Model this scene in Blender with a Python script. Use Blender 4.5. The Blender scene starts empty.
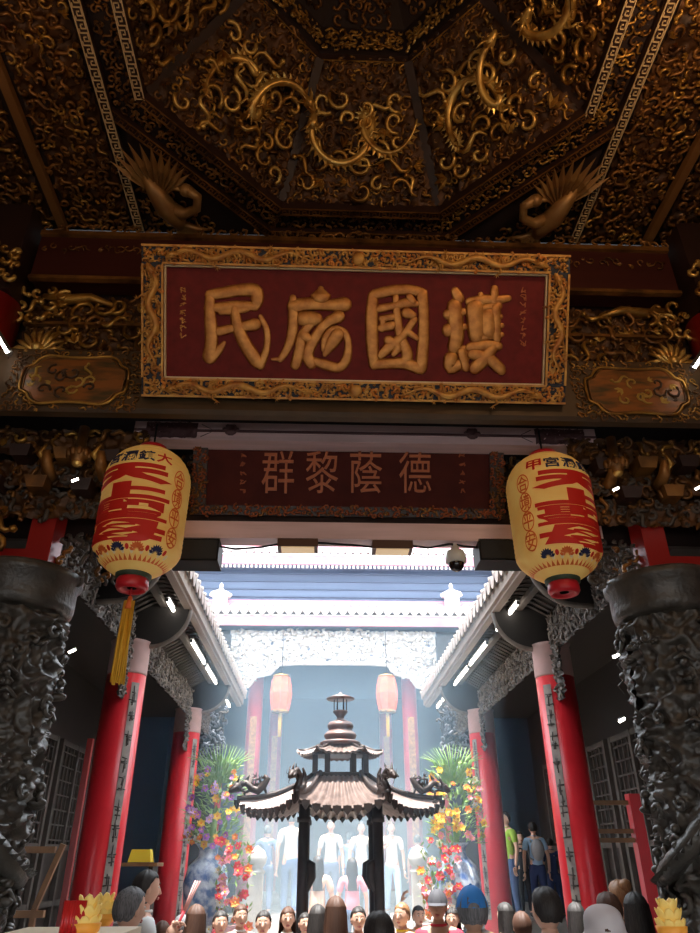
import bpy, bmesh, math, random
from mathutils import Vector, Matrix
from math import sin, cos, pi, tan, atan2, radians, sqrt
V = Vector
scene = bpy.context.scene
COL = scene.collection

# ------------------------------------------------------------------ camera
CAMX, CAMZ = -0.28, 1.9
AX = V((0.99925, -0.01585, 0.03534)); AY = V((-0.03858, -0.48966, 0.87106)); AZ = V((-0.0035, 0.87177, 0.4899))
# rows: world axes written in the camera's right / up / forward
right = V((AX.x, AY.x, AZ.x)); up = V((AX.y, AY.y, AZ.y)); fwd = V((AX.z, AY.z, AZ.z))
right.normalize(); fwd = (fwd - right*fwd.dot(right)).normalized(); up = right.cross(fwd)
cam_d = bpy.data.cameras.new('camera'); cam = bpy.data.objects.new('camera', cam_d); COL.objects.link(cam)
cam.matrix_world = Matrix(((right.x, up.x, -fwd.x, CAMX), (right.y, up.y, -fwd.y, 0), (right.z, up.z, -fwd.z, CAMZ), (0, 0, 0, 1)))
cam_d.sensor_fit = 'VERTICAL'; cam_d.sensor_height = 24; cam_d.lens = 700/933*24; cam_d.clip_start = .05; cam_d.clip_end = 500
scene.camera = cam

def at(px, py, y):
    """world point seen at pixel px, py and standing y metres ahead"""
    d = right*(px-350) + up*(466.5-py) + fwd*700
    t = y/d.y
    return V((CAMX+t*d.x, y, CAMZ+t*d.z))

# ------------------------------------------------------------------ materials
MATS = {}
def mat(name, col, rough=.6, metal=0., noise=None, scale=8., amount=.5, bump=0., bscale=40., emit=None, estr=0., stretch=None, spec=.5, trans=0.):
    if name in MATS: return MATS[name]
    m = bpy.data.materials.new(name); m.use_nodes = True
    nt = m.node_tree; b = nt.nodes['Principled BSDF']
    b.inputs['Base Color'].default_value = (*col, 1); b.inputs['Roughness'].default_value = rough
    b.inputs['Metallic'].default_value = metal; b.inputs['Specular IOR Level'].default_value = spec
    if trans: b.inputs['Transmission Weight'].default_value = trans
    if noise or bump:
        tc = nt.nodes.new('ShaderNodeTexCoord'); src = tc.outputs['Object']
        if stretch:
            mp = nt.nodes.new('ShaderNodeMapping'); mp.inputs['Scale'].default_value = stretch
            nt.links.new(src, mp.inputs['Vector']); src = mp.outputs['Vector']
    if noise:
        n = nt.nodes.new('ShaderNodeTexNoise'); n.inputs['Scale'].default_value = scale; n.inputs['Detail'].default_value = 5
        nt.links.new(src, n.inputs['Vector'])
        r = nt.nodes.new('ShaderNodeValToRGB'); e = r.color_ramp.elements
        e[0].position = max(0, .5-amount*.5+.02); e[1].position = min(1, .5+amount*.3)
        e[0].color = (*noise, 1); e[1].color = (*col, 1)
        nt.links.new(n.outputs['Fac'], r.inputs['Fac']); nt.links.new(r.outputs['Color'], b.inputs['Base Color'])
    if bump:
        n2 = nt.nodes.new('ShaderNodeTexNoise'); n2.inputs['Scale'].default_value = bscale; n2.inputs['Detail'].default_value = 4
        nt.links.new(src, n2.inputs['Vector'])
        bp = nt.nodes.new('ShaderNodeBump'); bp.inputs['Strength'].default_value = bump; bp.inputs['Distance'].default_value = .02
        nt.links.new(n2.outputs['Fac'], bp.inputs['Height']); nt.links.new(bp.outputs['Normal'], b.inputs['Normal'])
    if emit:
        b.inputs['Emission Color'].default_value = (*emit, 1); b.inputs['Emission Strength'].default_value = estr
    MATS[name] = m
    return m

GOLD = mat('gilded carving', (.62, .34, .07), .38, .65, noise=(.10, .03, .008), scale=5, amount=.45)
GOLD2 = mat('bright gilding', (.85, .56, .16), .33, .6, noise=(.4, .17, .03), scale=9, amount=.4)
GOLDD = mat('old darkened gilding', (.34, .15, .035), .45, .45, noise=(.03, .011, .006), scale=5, amount=.5)
CREAM = mat('pale key pattern paint', (.78, .58, .32), .5, .2)
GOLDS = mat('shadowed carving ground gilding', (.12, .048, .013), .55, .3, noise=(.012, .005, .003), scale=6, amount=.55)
LACQ = mat('dark lacquer', (.025, .010, .008), .5, 0, noise=(.04, .016, .011), scale=3)
BACK = mat('carving ground', (.02, .008, .006), .8)
REDWOOD = mat('dark red beam lacquer', (.07, .016, .011), .4, 0, noise=(.05, .012, .01), scale=2.5, stretch=(.4, 3, 3))
BROWNPAINT = mat('painted beam brown', (.09, .05, .022), .5, .1, noise=(.06, .035, .015), scale=5)
CARTO = mat('painted cartouche', (.30, .10, .02), .45, .1, noise=(.07, .045, .015), scale=4, amount=.35, stretch=(1, 1, 4))
BLUEGREEN = mat('blue green paint', (.02, .05, .07), .5)
PURPLE = mat('lightened mauve beam', (.86, .62, .64), .4, 0, noise=(.68, .48, .48), scale=4, stretch=(.3, 4, 4), bump=.1)  # base colour lightened to make up for light the beams lack
PURPLED = mat('mauve beam carving', (.10, .045, .05), .55)
SIGNRED = mat('sign red lacquer', (.205, .020, .017), .6, 0, noise=(.14, .015, .013), scale=14, spec=.2)
SIGNGOLD = mat('sign gold leaf', (.72, .33, .08), .42, .45, noise=(.42, .14, .03), scale=16)
FRAMEGOLD = mat('frame gold paint', (.75, .40, .09), .5, .3, noise=(.42, .14, .03), scale=12)
NAVY = mat('frame navy ground', (.018, .02, .03), .6)
SIGN2RED = mat('second board brown red', (.085, .014, .010), .65, 0, noise=(.06, .010, .008), scale=6, spec=.15)
SIGN2GOLD = mat('second board worn gilding', (.32, .08, .022), .45, .3)
STONE = mat('dark carved stone', (.042, .037, .032), .38, 0, noise=(.085, .075, .062), scale=7, bump=.35, bscale=30)
STONE2 = mat('pale worn stone', (.55, .52, .47), .7, 0, noise=(.4, .38, .35), scale=6)
RED = mat('red column lacquer', (.62, .02, .03), .3, 0, noise=(.5, .015, .022), scale=2.5)
REDD = mat('red square post lacquer', (.32, .012, .01), .4)
GREYWOOD = mat('smoke greyed carving', (.20, .165, .14), .65, 0, noise=(.09, .07, .06), scale=6)
GREYDARK = mat('smoke greyed timber', (.085, .07, .06), .65, 0, noise=(.05, .04, .035), scale=4)
FASCIA = mat('bleached eave board', (.36, .29, .24), .6, 0, noise=(.25, .2, .17), scale=4, stretch=(4, .3, 4))
TILE = mat('pale glazed tile', (.50, .44, .38), .35, 0, noise=(.32, .24, .2), scale=12)
COUPLET = mat('weathered couplet strip', (.27, .23, .20), .6, .1, noise=(.15, .12, .12), scale=9)
DARKMARK = mat('dark couplet lettering', (.05, .04, .035), .6)
DARK = mat('dark interior timber', (.022, .015, .011), .6, 0, noise=(.025, .016, .012), scale=3)
RAILWOOD = mat('oiled rail wood', (.26, .12, .045), .5, 0, noise=(.18, .08, .03), scale=6)
BLACK = mat('black plastic', (.008, .008, .009), .6, spec=.25)
METAL = mat('grey metal', (.3, .3, .3), .35, .9)
WHITEP = mat('white plastic', (.75, .74, .70), .35)
GLASSD = mat('dark dome glass', (.015, .01, .01), .08)
PLASTER = mat('sunlit white carving', (.82, .80, .76), .6, 0, noise=(.62, .58, .55), scale=5)
PLASTERD = mat('grey blue valance ground', (.16, .20, .28), .7)
PINK = mat('pink fascia paint', (.78, .34, .42), .55, 0, noise=(.66, .26, .34), scale=4)
HAZEBLUE = mat('haze tinted upper wall', (.14, .19, .29), .7, 0, noise=(.11, .15, .24), scale=2, stretch=(.3, 1, 4))  # blue tint of the smoke haze put into the base colour
HALLTILE = mat('hall roof tile', (.82, .74, .72), .4, 0, noise=(.7, .6, .6), scale=6)
PAVE = mat('granite paving', (.30, .29, .27), .6, 0, noise=(.22, .21, .2), scale=5, bump=.1)
IRON = mat('burner dark bronze', (.038, .022, .017), .5, .3, noise=(.018, .011, .009), scale=8, bump=.2, bscale=30)
IRONROOF = mat('burner roof bronze', (.20, .14, .12), .42, .3, noise=(.10, .07, .06), scale=8)
GOURD = mat('burner gourd metal', (.16, .12, .11), .4, .5, noise=(.22, .10, .08), scale=5)
LANT = mat('yellow lantern paper', (1.0, .70, .24), .7, 0, noise=(.88, .48, .12), scale=4, emit=(1, .55, .12), estr=.10)  # faint emission added to brighten the unlit paper
LRED = mat('lantern red paint', (.75, .022, .012), .6)
LRED2 = mat('lantern ring red', (.6, .02, .03), .35)
LORANGE = mat('lantern orange seal paint', (.85, .17, .03), .6)
LNAVY = mat('lantern navy paint', (.02, .025, .09), .6)
LCREAM = mat('lantern cream paint', (.88, .74, .46), .7)
TASSEL = mat('yellow tassel cloth', (.78, .42, .03), .7)
TUBE = mat('fluorescent tube', (.9, .9, .9), .3, emit=(1, .93, .82), estr=14)
TUBEW = mat('warm lamp glass', (.8, .6, .35), .3, emit=(1, .7, .4), estr=.35)
BULB = mat('pendant bulb', (.9, .7, .3), .2, .6, emit=(1, .7, .3), estr=.25)
HLANT = mat('hall lantern red paper', (.55, .035, .012), .6, 0, noise=(.6, .10, .03), scale=9, emit=(1, .25, .08), estr=.5)

# ------------------------------------------------------------------ mesh builder
class MB:
    def __init__(s): s.v = []; s.f = []; s.mi = []; s.sm = []; s.mats = []
    def slot(s, m):
        if m not in s.mats: s.mats.append(m)
        return s.mats.index(m)
    def add(s, vs, fs, m, smooth=False, T=None):
        o = len(s.v); k = s.slot(m)
        s.v += [tuple(T @ V(p)) for p in vs] if T is not None else [tuple(p) for p in vs]
        for f in fs:
            s.f.append(tuple(i+o for i in f)); s.mi.append(k); s.sm.append(smooth)
    def box(s, c, d, m, T=None, taper=1.):
        x, y, z = d[0]/2, d[1]/2, d[2]/2; t = taper
        vs = [(c[0]+a*x*(t if e > 0 else 1), c[1]+b*y*(t if e > 0 else 1), c[2]+e*z) for e in (-1, 1) for a, b in ((-1, -1), (1, -1), (1, 1), (-1, 1))]
        s.add(vs, [(3, 2, 1, 0), (4, 5, 6, 7), (0, 1, 5, 4), (1, 2, 6, 5), (2, 3, 7, 6), (3, 0, 4, 7)], m, False, T)
    def bar(s, p, q, w, h, m, upv=V((0, 0, 1)), T=None):
        p = V(p); q = V(q); d = (q-p); L = d.length; d.normalize()
        if abs(d.dot(upv)) > .98: upv = V((0, 1, 0))
        x = d.cross(upv).normalized(); z = x.cross(d)
        vs = [e+x*a*w/2+z*b*h/2 for e in (p, q) for a, b in ((-1, -1), (1, -1), (1, 1), (-1, 1))]
        s.add(vs, [(0, 1, 2, 3), (7, 6, 5, 4), (4, 5, 1, 0), (5, 6, 2, 1), (6, 7, 3, 2), (7, 4, 0, 3)], m, False, T)
    def tube(s, pts, r, m, n=6, T=None, flat=1., smooth=True, refn=None):
        pts = [V(p) for p in pts]; N = len(pts)
        if not isinstance(r, (list, tuple)): r = [r]*N
        vs = []; a = refn or V((0, 0, 1))
        d0 = (pts[1]-pts[0]).normalized()
        if abs(d0.dot(a)) > .95: a = V((1, 0, 0)) if refn is None or abs(d0.x) < .9 else V((0, 1, 0))
        for i, p in enumerate(pts):
            d = (pts[min(i+1, N-1)]-pts[max(i-1, 0)])
            if d.length < 1e-9: d = d0.copy()
            d.normalize()
            x = d.cross(a)
            if x.length < 1e-4: x = d.orthogonal()
            x.normalize(); z = x.cross(d)
            if refn is None: a = z
            for k in range(n):
                t = 2*pi*k/n; vs.append(p+x*cos(t)*r[i]+z*sin(t)*r[i]*flat)
        fs = [(i*n+k, i*n+(k+1) % n, (i+1)*n+(k+1) % n, (i+1)*n+k) for i in range(N-1) for k in range(n)]
        fs.append(tuple(range(n))[::-1]); fs.append(tuple((N-1)*n+k for k in range(n)))
        s.add(vs, fs, m, smooth, T)
    def lathe(s, prof, m, n=24, c=(0, 0, 0), T=None, smooth=True, cap=True):
        vs = [(c[0]+r*cos(2*pi*k/n), c[1]+r*sin(2*pi*k/n), c[2]+z) for r, z in prof for k in range(n)]
        N = len(prof)
        fs = [(i*n+k, i*n+(k+1) % n, (i+1)*n+(k+1) % n, (i+1)*n+k) for i in range(N-1) for k in range(n)]
        if cap: fs.append(tuple(range(n))[::-1]); fs.append(tuple((N-1)*n+k for k in range(n)))
        s.add(vs, fs, m, smooth, T)
    def ball(s, c, r, m, n=10, k=7, T=None):
        if not isinstance(r, (tuple, list)): r = (r, r, r)
        vs = [(c[0]+r[0]*sin(pi*i/k)*cos(2*pi*j/n), c[1]+r[1]*sin(pi*i/k)*sin(2*pi*j/n), c[2]-r[2]*cos(pi*i/k)) for i in range(1, k) for j in range(n)]
        b = len(vs); vs += [(c[0], c[1], c[2]-r[2]), (c[0], c[1], c[2]+r[2])]
        fs = [(i*n+j, i*n+(j+1) % n, (i+1)*n+(j+1) % n, (i+1)*n+j) for i in range(k-2) for j in range(n)]
        fs += [(b, (j+1) % n, j) for j in range(n)] + [(b+1, (k-2)*n+j, (k-2)*n+(j+1) % n) for j in range(n)]
        s.add(vs, fs, m, True, T)
    def prism(s, poly, z0, z1, m, T=None):
        n = len(poly)
        vs = [(x, y, z0) for x, y in poly]+[(x, y, z1) for x, y in poly]
        fs = [tuple(range(n))[::-1], tuple(range(n, 2*n))]+[(i, (i+1) % n, n+(i+1) % n, n+i) for i in range(n)]
        s.add(vs, fs, m, False, T)
    def grid(s, fn, nu, nv, m, smooth=True, T=None, wrap=False):
        vs = [fn(i/nu, j/nv) for j in range(nv+1) for i in range(nu+1)]
        fs = [(j*(nu+1)+i, j*(nu+1)+i+1, (j+1)*(nu+1)+i+1, (j+1)*(nu+1)+i) for j in range(nv) for i in range(nu)]
        s.add(vs, fs, m, smooth, T)
    def merge(s, o, T=None):
        for k, m in enumerate(o.mats):
            s.slot(m)
        b = len(s.v); mp = [s.mats.index(m) for m in o.mats]
        s.v += [tuple(T @ V(p)) for p in o.v] if T is not None else o.v
        for f, k, q in zip(o.f, o.mi, o.sm): s.f.append(tuple(i+b for i in f)); s.mi.append(mp[k]); s.sm.append(q)
    def mesh(s, name):
        me = bpy.data.meshes.new(name); me.from_pydata(s.v, [], s.f)
        for m in s.mats: me.materials.append(m)
        me.polygons.foreach_set('material_index', s.mi); me.polygons.foreach_set('use_smooth', s.sm)
        me.update(); return me
    def build(s, name, parent=None, label=None, cat=None, group=None, kind=None, origin=None):
        """link as ONE mesh object; world coordinates, origin moved to the mesh's base when top-level"""
        if parent is None and origin is None and s.v:
            xs = [p[0] for p in s.v]; ys = [p[1] for p in s.v]; zs = [p[2] for p in s.v]
            origin = ((min(xs)+max(xs))/2, (min(ys)+max(ys))/2, min(zs))
        if parent is not None:
            inv = PM(parent).inverted(); s.v = [tuple(inv @ V(p)) for p in s.v]
            me = s.mesh(name); o = bpy.data.objects.new(name, me); COL.objects.link(o); o.parent = parent
        else:
            s.v = [(p[0]-origin[0], p[1]-origin[1], p[2]-origin[2]) for p in s.v]
            me = s.mesh(name); o = bpy.data.objects.new(name, me); COL.objects.link(o); o.location = origin
        return tag(o, label, cat, group, kind)

def PM(o):
    M = Matrix.LocRotScale(o.location, o.rotation_euler, o.scale)
    return PM(o.parent) @ M if o.parent else M
def tag(o, label=None, cat=None, group=None, kind=None):
    if label: o['label'] = label
    if cat: o['category'] = cat
    if group: o['group'] = group
    if kind: o['kind'] = kind
    return o
def thing(name, label, cat, loc=(0, 0, 0), rz=0., group=None, rot=None):
    o = bpy.data.objects.new(name, None); COL.objects.link(o); o.location = loc
    o.rotation_euler = rot if rot else (0, 0, rz); o.empty_display_size = .2
    return tag(o, label, cat, group)
def kids(o): return [c for c in COL.objects if c.parent == o]
def dup(o, loc=None, label=None, rz=None, sx=None):
    def cp(a, par):
        c = a.copy(); COL.objects.link(c); c.parent = par
        for b in KIDS.get(a, []): cp(b, c)
        return c
    KIDS = {}
    for c in COL.objects:
        if c.parent: KIDS.setdefault(c.parent, []).append(c)
    c = cp(o, None)
    if loc is not None: c.location = loc
    if rz is not None: c.rotation_euler = (0, 0, rz)
    if label: c['label'] = label
    return c
def frame(o, x, y):
    x = V(x).normalized(); y = V(y); y = (y-x*y.dot(x)).normalized(); z = x.cross(y); o = V(o)
    return Matrix(((x.x, y.x, z.x, o.x), (x.y, y.y, z.y, o.y), (x.z, y.z, z.z, o.z), (0, 0, 0, 1)))

# ------------------------------------------------------------------ glyphs (built-in font)
_G = {}
def glyph(ch, off=0., cuts=0):
    k = (ch, off, cuts)
    if k in _G: return _G[k]
    c = bpy.data.curves.new('g', 'FONT'); c.body = ch; c.resolution_u = 2; c.extrude = .5; c.offset = off
    o = bpy.data.objects.new('g', c); COL.objects.link(o)
    me = bpy.data.meshes.new_from_object(o.evaluated_get(bpy.context.evaluated_depsgraph_get()))
    bpy.data.objects.remove(o); bpy.data.curves.remove(c)
    bm = bmesh.new(); bm.from_mesh(me); bpy.data.meshes.remove(me)
    if cuts:
        xs = [v.co.x for v in bm.verts]; a, b = min(xs), max(xs)
        for i in range(1, cuts):
            bmesh.ops.bisect_plane(bm, geom=bm.verts[:]+bm.edges[:]+bm.faces[:], plane_co=(a+(b-a)*i/cuts, 0, 0), plane_no=(1, 0, 0))
        ys = [v.co.y for v in bm.verts]; a, b = min(ys), max(ys)
        for i in range(1, 8):
            bmesh.ops.bisect_plane(bm, geom=bm.verts[:]+bm.edges[:]+bm.faces[:], plane_co=(0, a+(b-a)*i/8, 0), plane_no=(0, 1, 0))
    xs = [v.co.x for v in bm.verts]; ys = [v.co.y for v in bm.verts]
    x0, x1, y0, y1 = min(xs), max(xs), min(ys), max(ys)
    vs = [((v.co.x-x0)/(x1-x0)-.5, (v.co.y-y0)/(y1-y0)-.5, v.co.z) for v in bm.verts]
    bm.verts.index_update(); fs = [tuple(v.index for v in f.verts) for f in bm.faces]; bm.free()
    _G[k] = (vs, fs); return _G[k]
def put_glyph(mb, ch, fn, m, off=0., cuts=0):
    vs, fs = glyph(ch, off, cuts); mb.add([fn(*p) for p in vs], fs, m)

# ------------------------------------------------------------------ carving
DENS = .8
def scrolls(mb, T, W, H, m, cell=.12, seed=0, r=.012, depth=.03, mask=None, m2=None, n=4, seg=9):
    """open-work scroll and leaf carving over the rectangle W x H (centred), raised along local z"""
    R = random.Random(seed); nx = max(1, round(W/cell/DENS)); ny = max(1, round(H/cell/DENS)); cx = W/nx; cy = H/ny
    for i in range(nx):
        for j in range(ny):
            x = -W/2+(i+.5+R.uniform(-.3, .3))*cx; y = -H/2+(j+.5+R.uniform(-.3, .3))*cy
            if mask and not mask(x, y): continue
            mm = m2 if (m2 and R.random() < .3) else m
            k = R.random(); a0 = R.uniform(0, 2*pi); s = R.choice((-1, 1)); Rr = cell*R.uniform(.35, .6); dz = depth*R.uniform(.4, 1)
            if k < .5:      # spiral
                pts = [(x+Rr*(1-.8*t)*cos(a0+s*t*5.5), y+Rr*(1-.8*t)*sin(a0+s*t*5.5), dz*(.4+.6*t)) for t in [q/seg for q in range(seg+1)]]
                mb.tube(pts, [r*(1.15-.5*abs(q/seg-.3)) for q in range(seg+1)], mm, n, T, flat=1.2)
            elif k < .75:   # S curve with a bud
                c, d = cos(a0), sin(a0)
                pts = []
                for q in range(7):
                    t = q/6*2-1; u = t*Rr*1.2; w = sin(t*pi)*Rr*.45*s
                    pts.append((x+u*c-w*d, y+u*d+w*c, dz*(.5+.5*cos(t*1.4))))
                mb.tube(pts, [r*.6, r*1.1, r*1.3, r*1.2, r*1.1, r*.9, r*.4], mm, n, T, flat=1.2)
                p = pts[0]; mb.ball((p[0], p[1], p[2]), r*1.6, mm, 5, 4, T)
            else:           # leaf fan
                for q in range(3):
                    a = a0+(q-1)*.6; L = Rr*1.1; c, d = cos(a), sin(a)
                    vs = [(x, y, dz*.4), (x+L*.5*c-L*.2*d, y+L*.5*d+L*.2*c, dz*.5), (x+L*c, y+L*d, dz*.7), (x+L*.5*c+L*.2*d, y+L*.5*d-L*.2*c, dz*.5), (x+L*.5*c, y+L*.5*d, dz*1.25)]
                    mb.add(vs, [(0, 4, 1), (1, 4, 2), (2, 4, 3), (3, 4, 0)], mm, False, T)

from mathutils import noise as MN
def sheet(mb, T, W, H, m, amp=.04, f=9., res=.022, mask=None, seed=0, fn=None):
    """continuous carved relief: vine-like ridges over a W x H rectangle (centred); fn bends it onto another shape"""
    nx = max(2, int(W/res)); ny = max(2, int(H/res)); vs = []; idx = {}; fs = []
    for j in range(ny+1):
        for i in range(nx+1):
            x = -W/2+W*i/nx; y = -H/2+H*j/ny; p = V((x*f+seed*3.7, y*f, seed*1.3))
            a = MN.noise(p); b = MN.noise(p*1.9+V((7, 3, 1)))
            r = max(0, 1-abs(a)*4.2); r2 = max(0, 1-abs(b)*4.)
            h = amp*(max(r, r2*.7)+.25*MN.noise(p*4))
            vs.append(fn(x, y, h) if fn else (x, y, h))
    for j in range(ny):
        for i in range(nx):
            x = -W/2+W*(i+.5)/nx; y = -H/2+H*(j+.5)/ny
            if mask and not mask(x, y): continue
            k = j*(nx+1)+i; fs.append((k, k+1, k+nx+2, k+nx+1))
    mb.add(vs, fs, m, True, T)

def dragon(mb, pts, r, m, T=None, head=True, n=7, spike=1., legs=(.3, .7), seed=1, nrm=V((0, 0, 1))):
    """scaled body along pts with crest, claws and a horned head at pts[0]"""
    pts = [V(p) for p in pts]; N = len(pts); R = random.Random(seed)
    rr = [r*(.75+.5*sin(pi*min(1, (i/N)*1.1)))*(1-.75*max(0, (i/N-.65)/.35)) for i in range(N)]
    mb.tube(pts, rr, m, n, T)
    for i in range(1, N-1):
        d = (pts[i+1]-pts[i-1]).normalized(); s = d.cross(nrm).normalized(); b = pts[i]+s*rr[i]*.8+nrm*rr[i]*.5
        tip = b+s*r*1.1*spike+d*r*.6+nrm*r*.2
        mb.add([b-d*r*.6, b+d*r*.6, b+nrm*r*.3, tip], [(0, 1, 3), (1, 2, 3), (2, 0, 3), (0, 2, 1)], m, False, T)
    for L in legs:
        i = int(L*N); d = (pts[min(i+1, N-1)]-pts[i-1]).normalized(); s = d.cross(nrm).normalized()
        for sg in (1, -1):
            k = pts[i]+s*sg*r*2.2-d*r*1.2+nrm*r*.6; f = k+s*sg*r*1.2+d*r*1.6
            mb.tube([pts[i], k, f], [r*.6, r*.42, r*.3], m, 5, T)
            for q in (-1, 0, 1):
                e = f+(s*sg*.8+d*q*.9).normalized()*r*1.3
                mb.tube([f, (f+e)/2+nrm*r*.35, e], [r*.2, r*.16, r*.04], m, 4, T)
    if head:
        d = (pts[0]-pts[1]).normalized(); s = d.cross(nrm).normalized(); h = pts[0]+d*r*.6
        mb.tube([h-d*r*1.2, h, h+d*r*1.1, h+d*r*2.2, h+d*r*2.8+nrm*r*.3], [r*.9, r*1.5, r*1.15, r*.8, r*.3], m, 8, T)
        mb.tube([h+nrm*-r*.7, h+d*r*1.2-nrm*r*1.3, h+d*r*2.3-nrm*r*1.4], [r*.8, r*.55, r*.2], m, 6, T)
        for sg in (1, -1):
            mb.tube([h+s*sg*r*.6+nrm*r*.9, h-d*r*1.2+s*sg*r*1.1+nrm*r*1.7, h-d*r*2.6+s*sg*r*1.4+nrm*r*1.9], [r*.35, r*.25, r*.06], m, 5, T)
            mb.tube([h+d*r*2.2+s*sg*r*.5, h+d*r*3+s*sg*r*1.6+nrm*r*.5, h+d*r*2.2+s*sg*r*2.6+nrm*r*.2], [r*.14, r*.11, r*.04], m, 4, T)
            mb.ball(h+d*r*.9+s*sg*r*.8+nrm*r*.7, r*.35, m, 6, 5, T)
            for q in range(4):
                a = q*.5+.5; e = h-d*r*(1.2+q*.3)+s*sg*r*(1.4+q*.35)-nrm*r*(.2*q-.3)
                mb.tube([h+s*sg*r*.9, (h+e)/2+s*sg*r*.5, e+s*sg*r*.5], [r*.35, r*.3, r*.05], m, 4, T)

def key_band(mb, T, L, w, m, t=.012, unit=.085):
    """square meander between two fillets, along local x from 0 to L"""
    mb.box((L/2, w/2, .006), (L, w*.09, t), m, T); mb.box((L/2, -w/2, .006), (L, w*.09, t), m, T)
    n = max(1, int(L/unit)); u = L/n; q = w*.36; th = w*.085
    for i in range(n):
        x = i*u
        for a in ((x+u*.1, -q, x+u*.1, q), (x+u*.1, q, x+u*.75, q), (x+u*.75, q, x+u*.75, -q*.35), (x+u*.75, -q*.35, x+u*.42, -q*.35), (x+u*.42, -q*.35, x+u*.42, q*.3)):
            x0, x1 = min(a[0], a[2]), max(a[0], a[2]); y0, y1 = min(a[1], a[3]), max(a[1], a[3])
            mb.box(((x0+x1)/2, (y0+y1)/2, .005), (x1-x0+th, y1-y0+th, t*.8), m, T)
        mb.box((x+u*.95, -q, .005), (u*.35, th, t*.8), m, T)
# ================================================================== FRONT HALL
def oct_pts(a, cx=0., cy=2.63, z=0.):
    R = a/cos(pi/8)
    return [V((cx+R*cos(pi/8+k*pi/4), cy+R*sin(pi/8+k*pi/4), z)) for k in range(8)]
CY = 2.63
# --- ceiling ground with the octagonal opening
mb = MB(); a1 = oct_pts(1.75, z=7.05); X0, X1, Y0, Y1 = -3.9, 3.9, -2.9, 4.72
outer = []
for p in a1:
    d = p-V((0, CY, 7.05)); outer.append(p)
sq = [V((2.1, CY+.725, 7.05)), V((.725, 4.72, 7.05)), V((-.725, 4.72, 7.05)), V((-2.1, CY+.725, 7.05)), V((-2.1, CY-.725, 7.05)), V((-.725, .5, 7.05)), V((.725, .5, 7.05)), V((2.1, CY-.725, 7.05))]
mb.add([tuple(p) for p in a1]+[tuple(p) for p in sq], [(k, (k+1) % 8, 8+(k+1) % 8, 8+k) for k in range(8)], BACK)
for sx in (1, -1):
    mb.add([(2.1*sx, CY+.725, 7.05), (.725*sx, 4.72, 7.05), (2.1*sx, 4.72, 7.05)], [(0, 1, 2)], BACK)
    mb.add([(2.1*sx, CY-.725, 7.05), (.725*sx, .5, 7.05), (2.1*sx, .5, 7.05)], [(0, 1, 2)], BACK)
    mb.add([(2.1*sx, -2.9, 7.05), (3.9*sx, -2.9, 7.05), (3.9*sx, 4.72, 7.05), (2.1*sx, 4.72, 7.05)], [(0, 1, 2, 3)], BACK)
mb.add([(-2.1, -2.9, 7.05), (2.1, -2.9, 7.05), (2.1, .5, 7.05), (-2.1, .5, 7.05)], [(0, 1, 2, 3)], BACK)
mb.build('ceiling', kind='structure')
mb = MB(); mb.box((0, .9, 9.3), (8.2, 8.0, .1), BACK); mb.build('ceiling', kind='structure')
DOWN = lambda x, y, z=7.03, xd=(1, 0, 0): frame((x, y, z), xd, V((0, 0, -1)).cross(V(xd)))   # local z points down

cais = thing('octagonal_caisson', 'deep octagonal gilded coffer dome with carved dragons above the hall', 'ceiling dome', (0, CY, 7.0))
lo = oct_pts(1.72, z=7.06); hi = oct_pts(.95, z=8.0)
for k in range(8):
    A, B = lo[k], lo[(k+1) % 8]; C_, D = hi[k], hi[(k+1) % 8]
    mid = (A+B)/2; mid2 = (C_+D)/2; xd = (B-A).normalized(); yd = (mid2-mid).normalized()
    # normal has to face inwards / down
    T = frame(mid, -xd, yd)
    if T.col[2].xyz.dot(V((0, CY, 7.0))-mid) < 0: T = frame(mid, xd, yd)
    w0, w1, L = (B-A).length, (D-C_).length, (mid2-mid).length
    ww = lambda y: (w0+(w1-w0)*y/L)/2
    mb = MB(); mb.add([(-w0/2, 0, 0), (w0/2, 0, 0), (w1/2, L, 0), (-w1/2, L, 0), (-w0/2, 0, -.04), (w0/2, 0, -.04), (w1/2, L, -.04), (-w1/2, L, -.04)], [(0, 1, 2, 3), (7, 6, 5, 4), (0, 4, 5, 1), (1, 5, 6, 2), (2, 6, 7, 3), (3, 7, 4, 0)], BACK, False, T)
    pan = mb.build('coffer_panel', cais)
    if k in (5, ): continue
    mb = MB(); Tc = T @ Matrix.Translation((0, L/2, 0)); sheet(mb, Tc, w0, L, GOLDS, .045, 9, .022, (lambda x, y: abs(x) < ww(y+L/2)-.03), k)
    msk = lambda x, y: abs(x) < ww(y+L/2)-.05
    scrolls(mb, Tc, w0, L, GOLDD, .085, 20+k, .011, .05, msk, GOLD, 4, 8)
    mb.build('scroll_carving', cais)
    mb = MB(); s = 1 if k % 2 else -1
    RR = random.Random(k+5)
    def path(cx, cy, amp, tr, ph, sx):
        P = []
        for q in range(45):
            t = q/44; a = ph+t*10.5
            P.append((cx+sx*(t-.5)*tr+cos(a)*amp*(1-.3*t), cy+sin(a)*amp*1.25+(t-.5)*.16*sx, .10+.05*sin(a*.5+1)))
        return P
    dragon(mb, path(0.02*s, L*.46, .15, .70, RR.uniform(0, 3), s), .034, GOLD2, T, spike=1.2, seed=k)
    mb.build('dragon_carving', cais)
    mb = MB(); scrolls(mb, Tc @ Matrix.Translation((0, -.12, .05)), w0*.8, L*.7, GOLD2 if k in (0, 1, 2) else GOLD, .2, 60+k, .017, .07, lambda x, y: abs(x) < ww(y+L/2-.12)-.12, GOLD, 5, 10)  # brighter gilding on the front panels stands in for lamp light
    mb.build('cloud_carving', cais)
for k in range(8):
    mb = MB(); mb.bar(lo[k]+V((0, 0, .02)), hi[k]-V((0, 0, .03)), .075, .09, LACQ)
    mb.build('corner_rib', cais)
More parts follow.
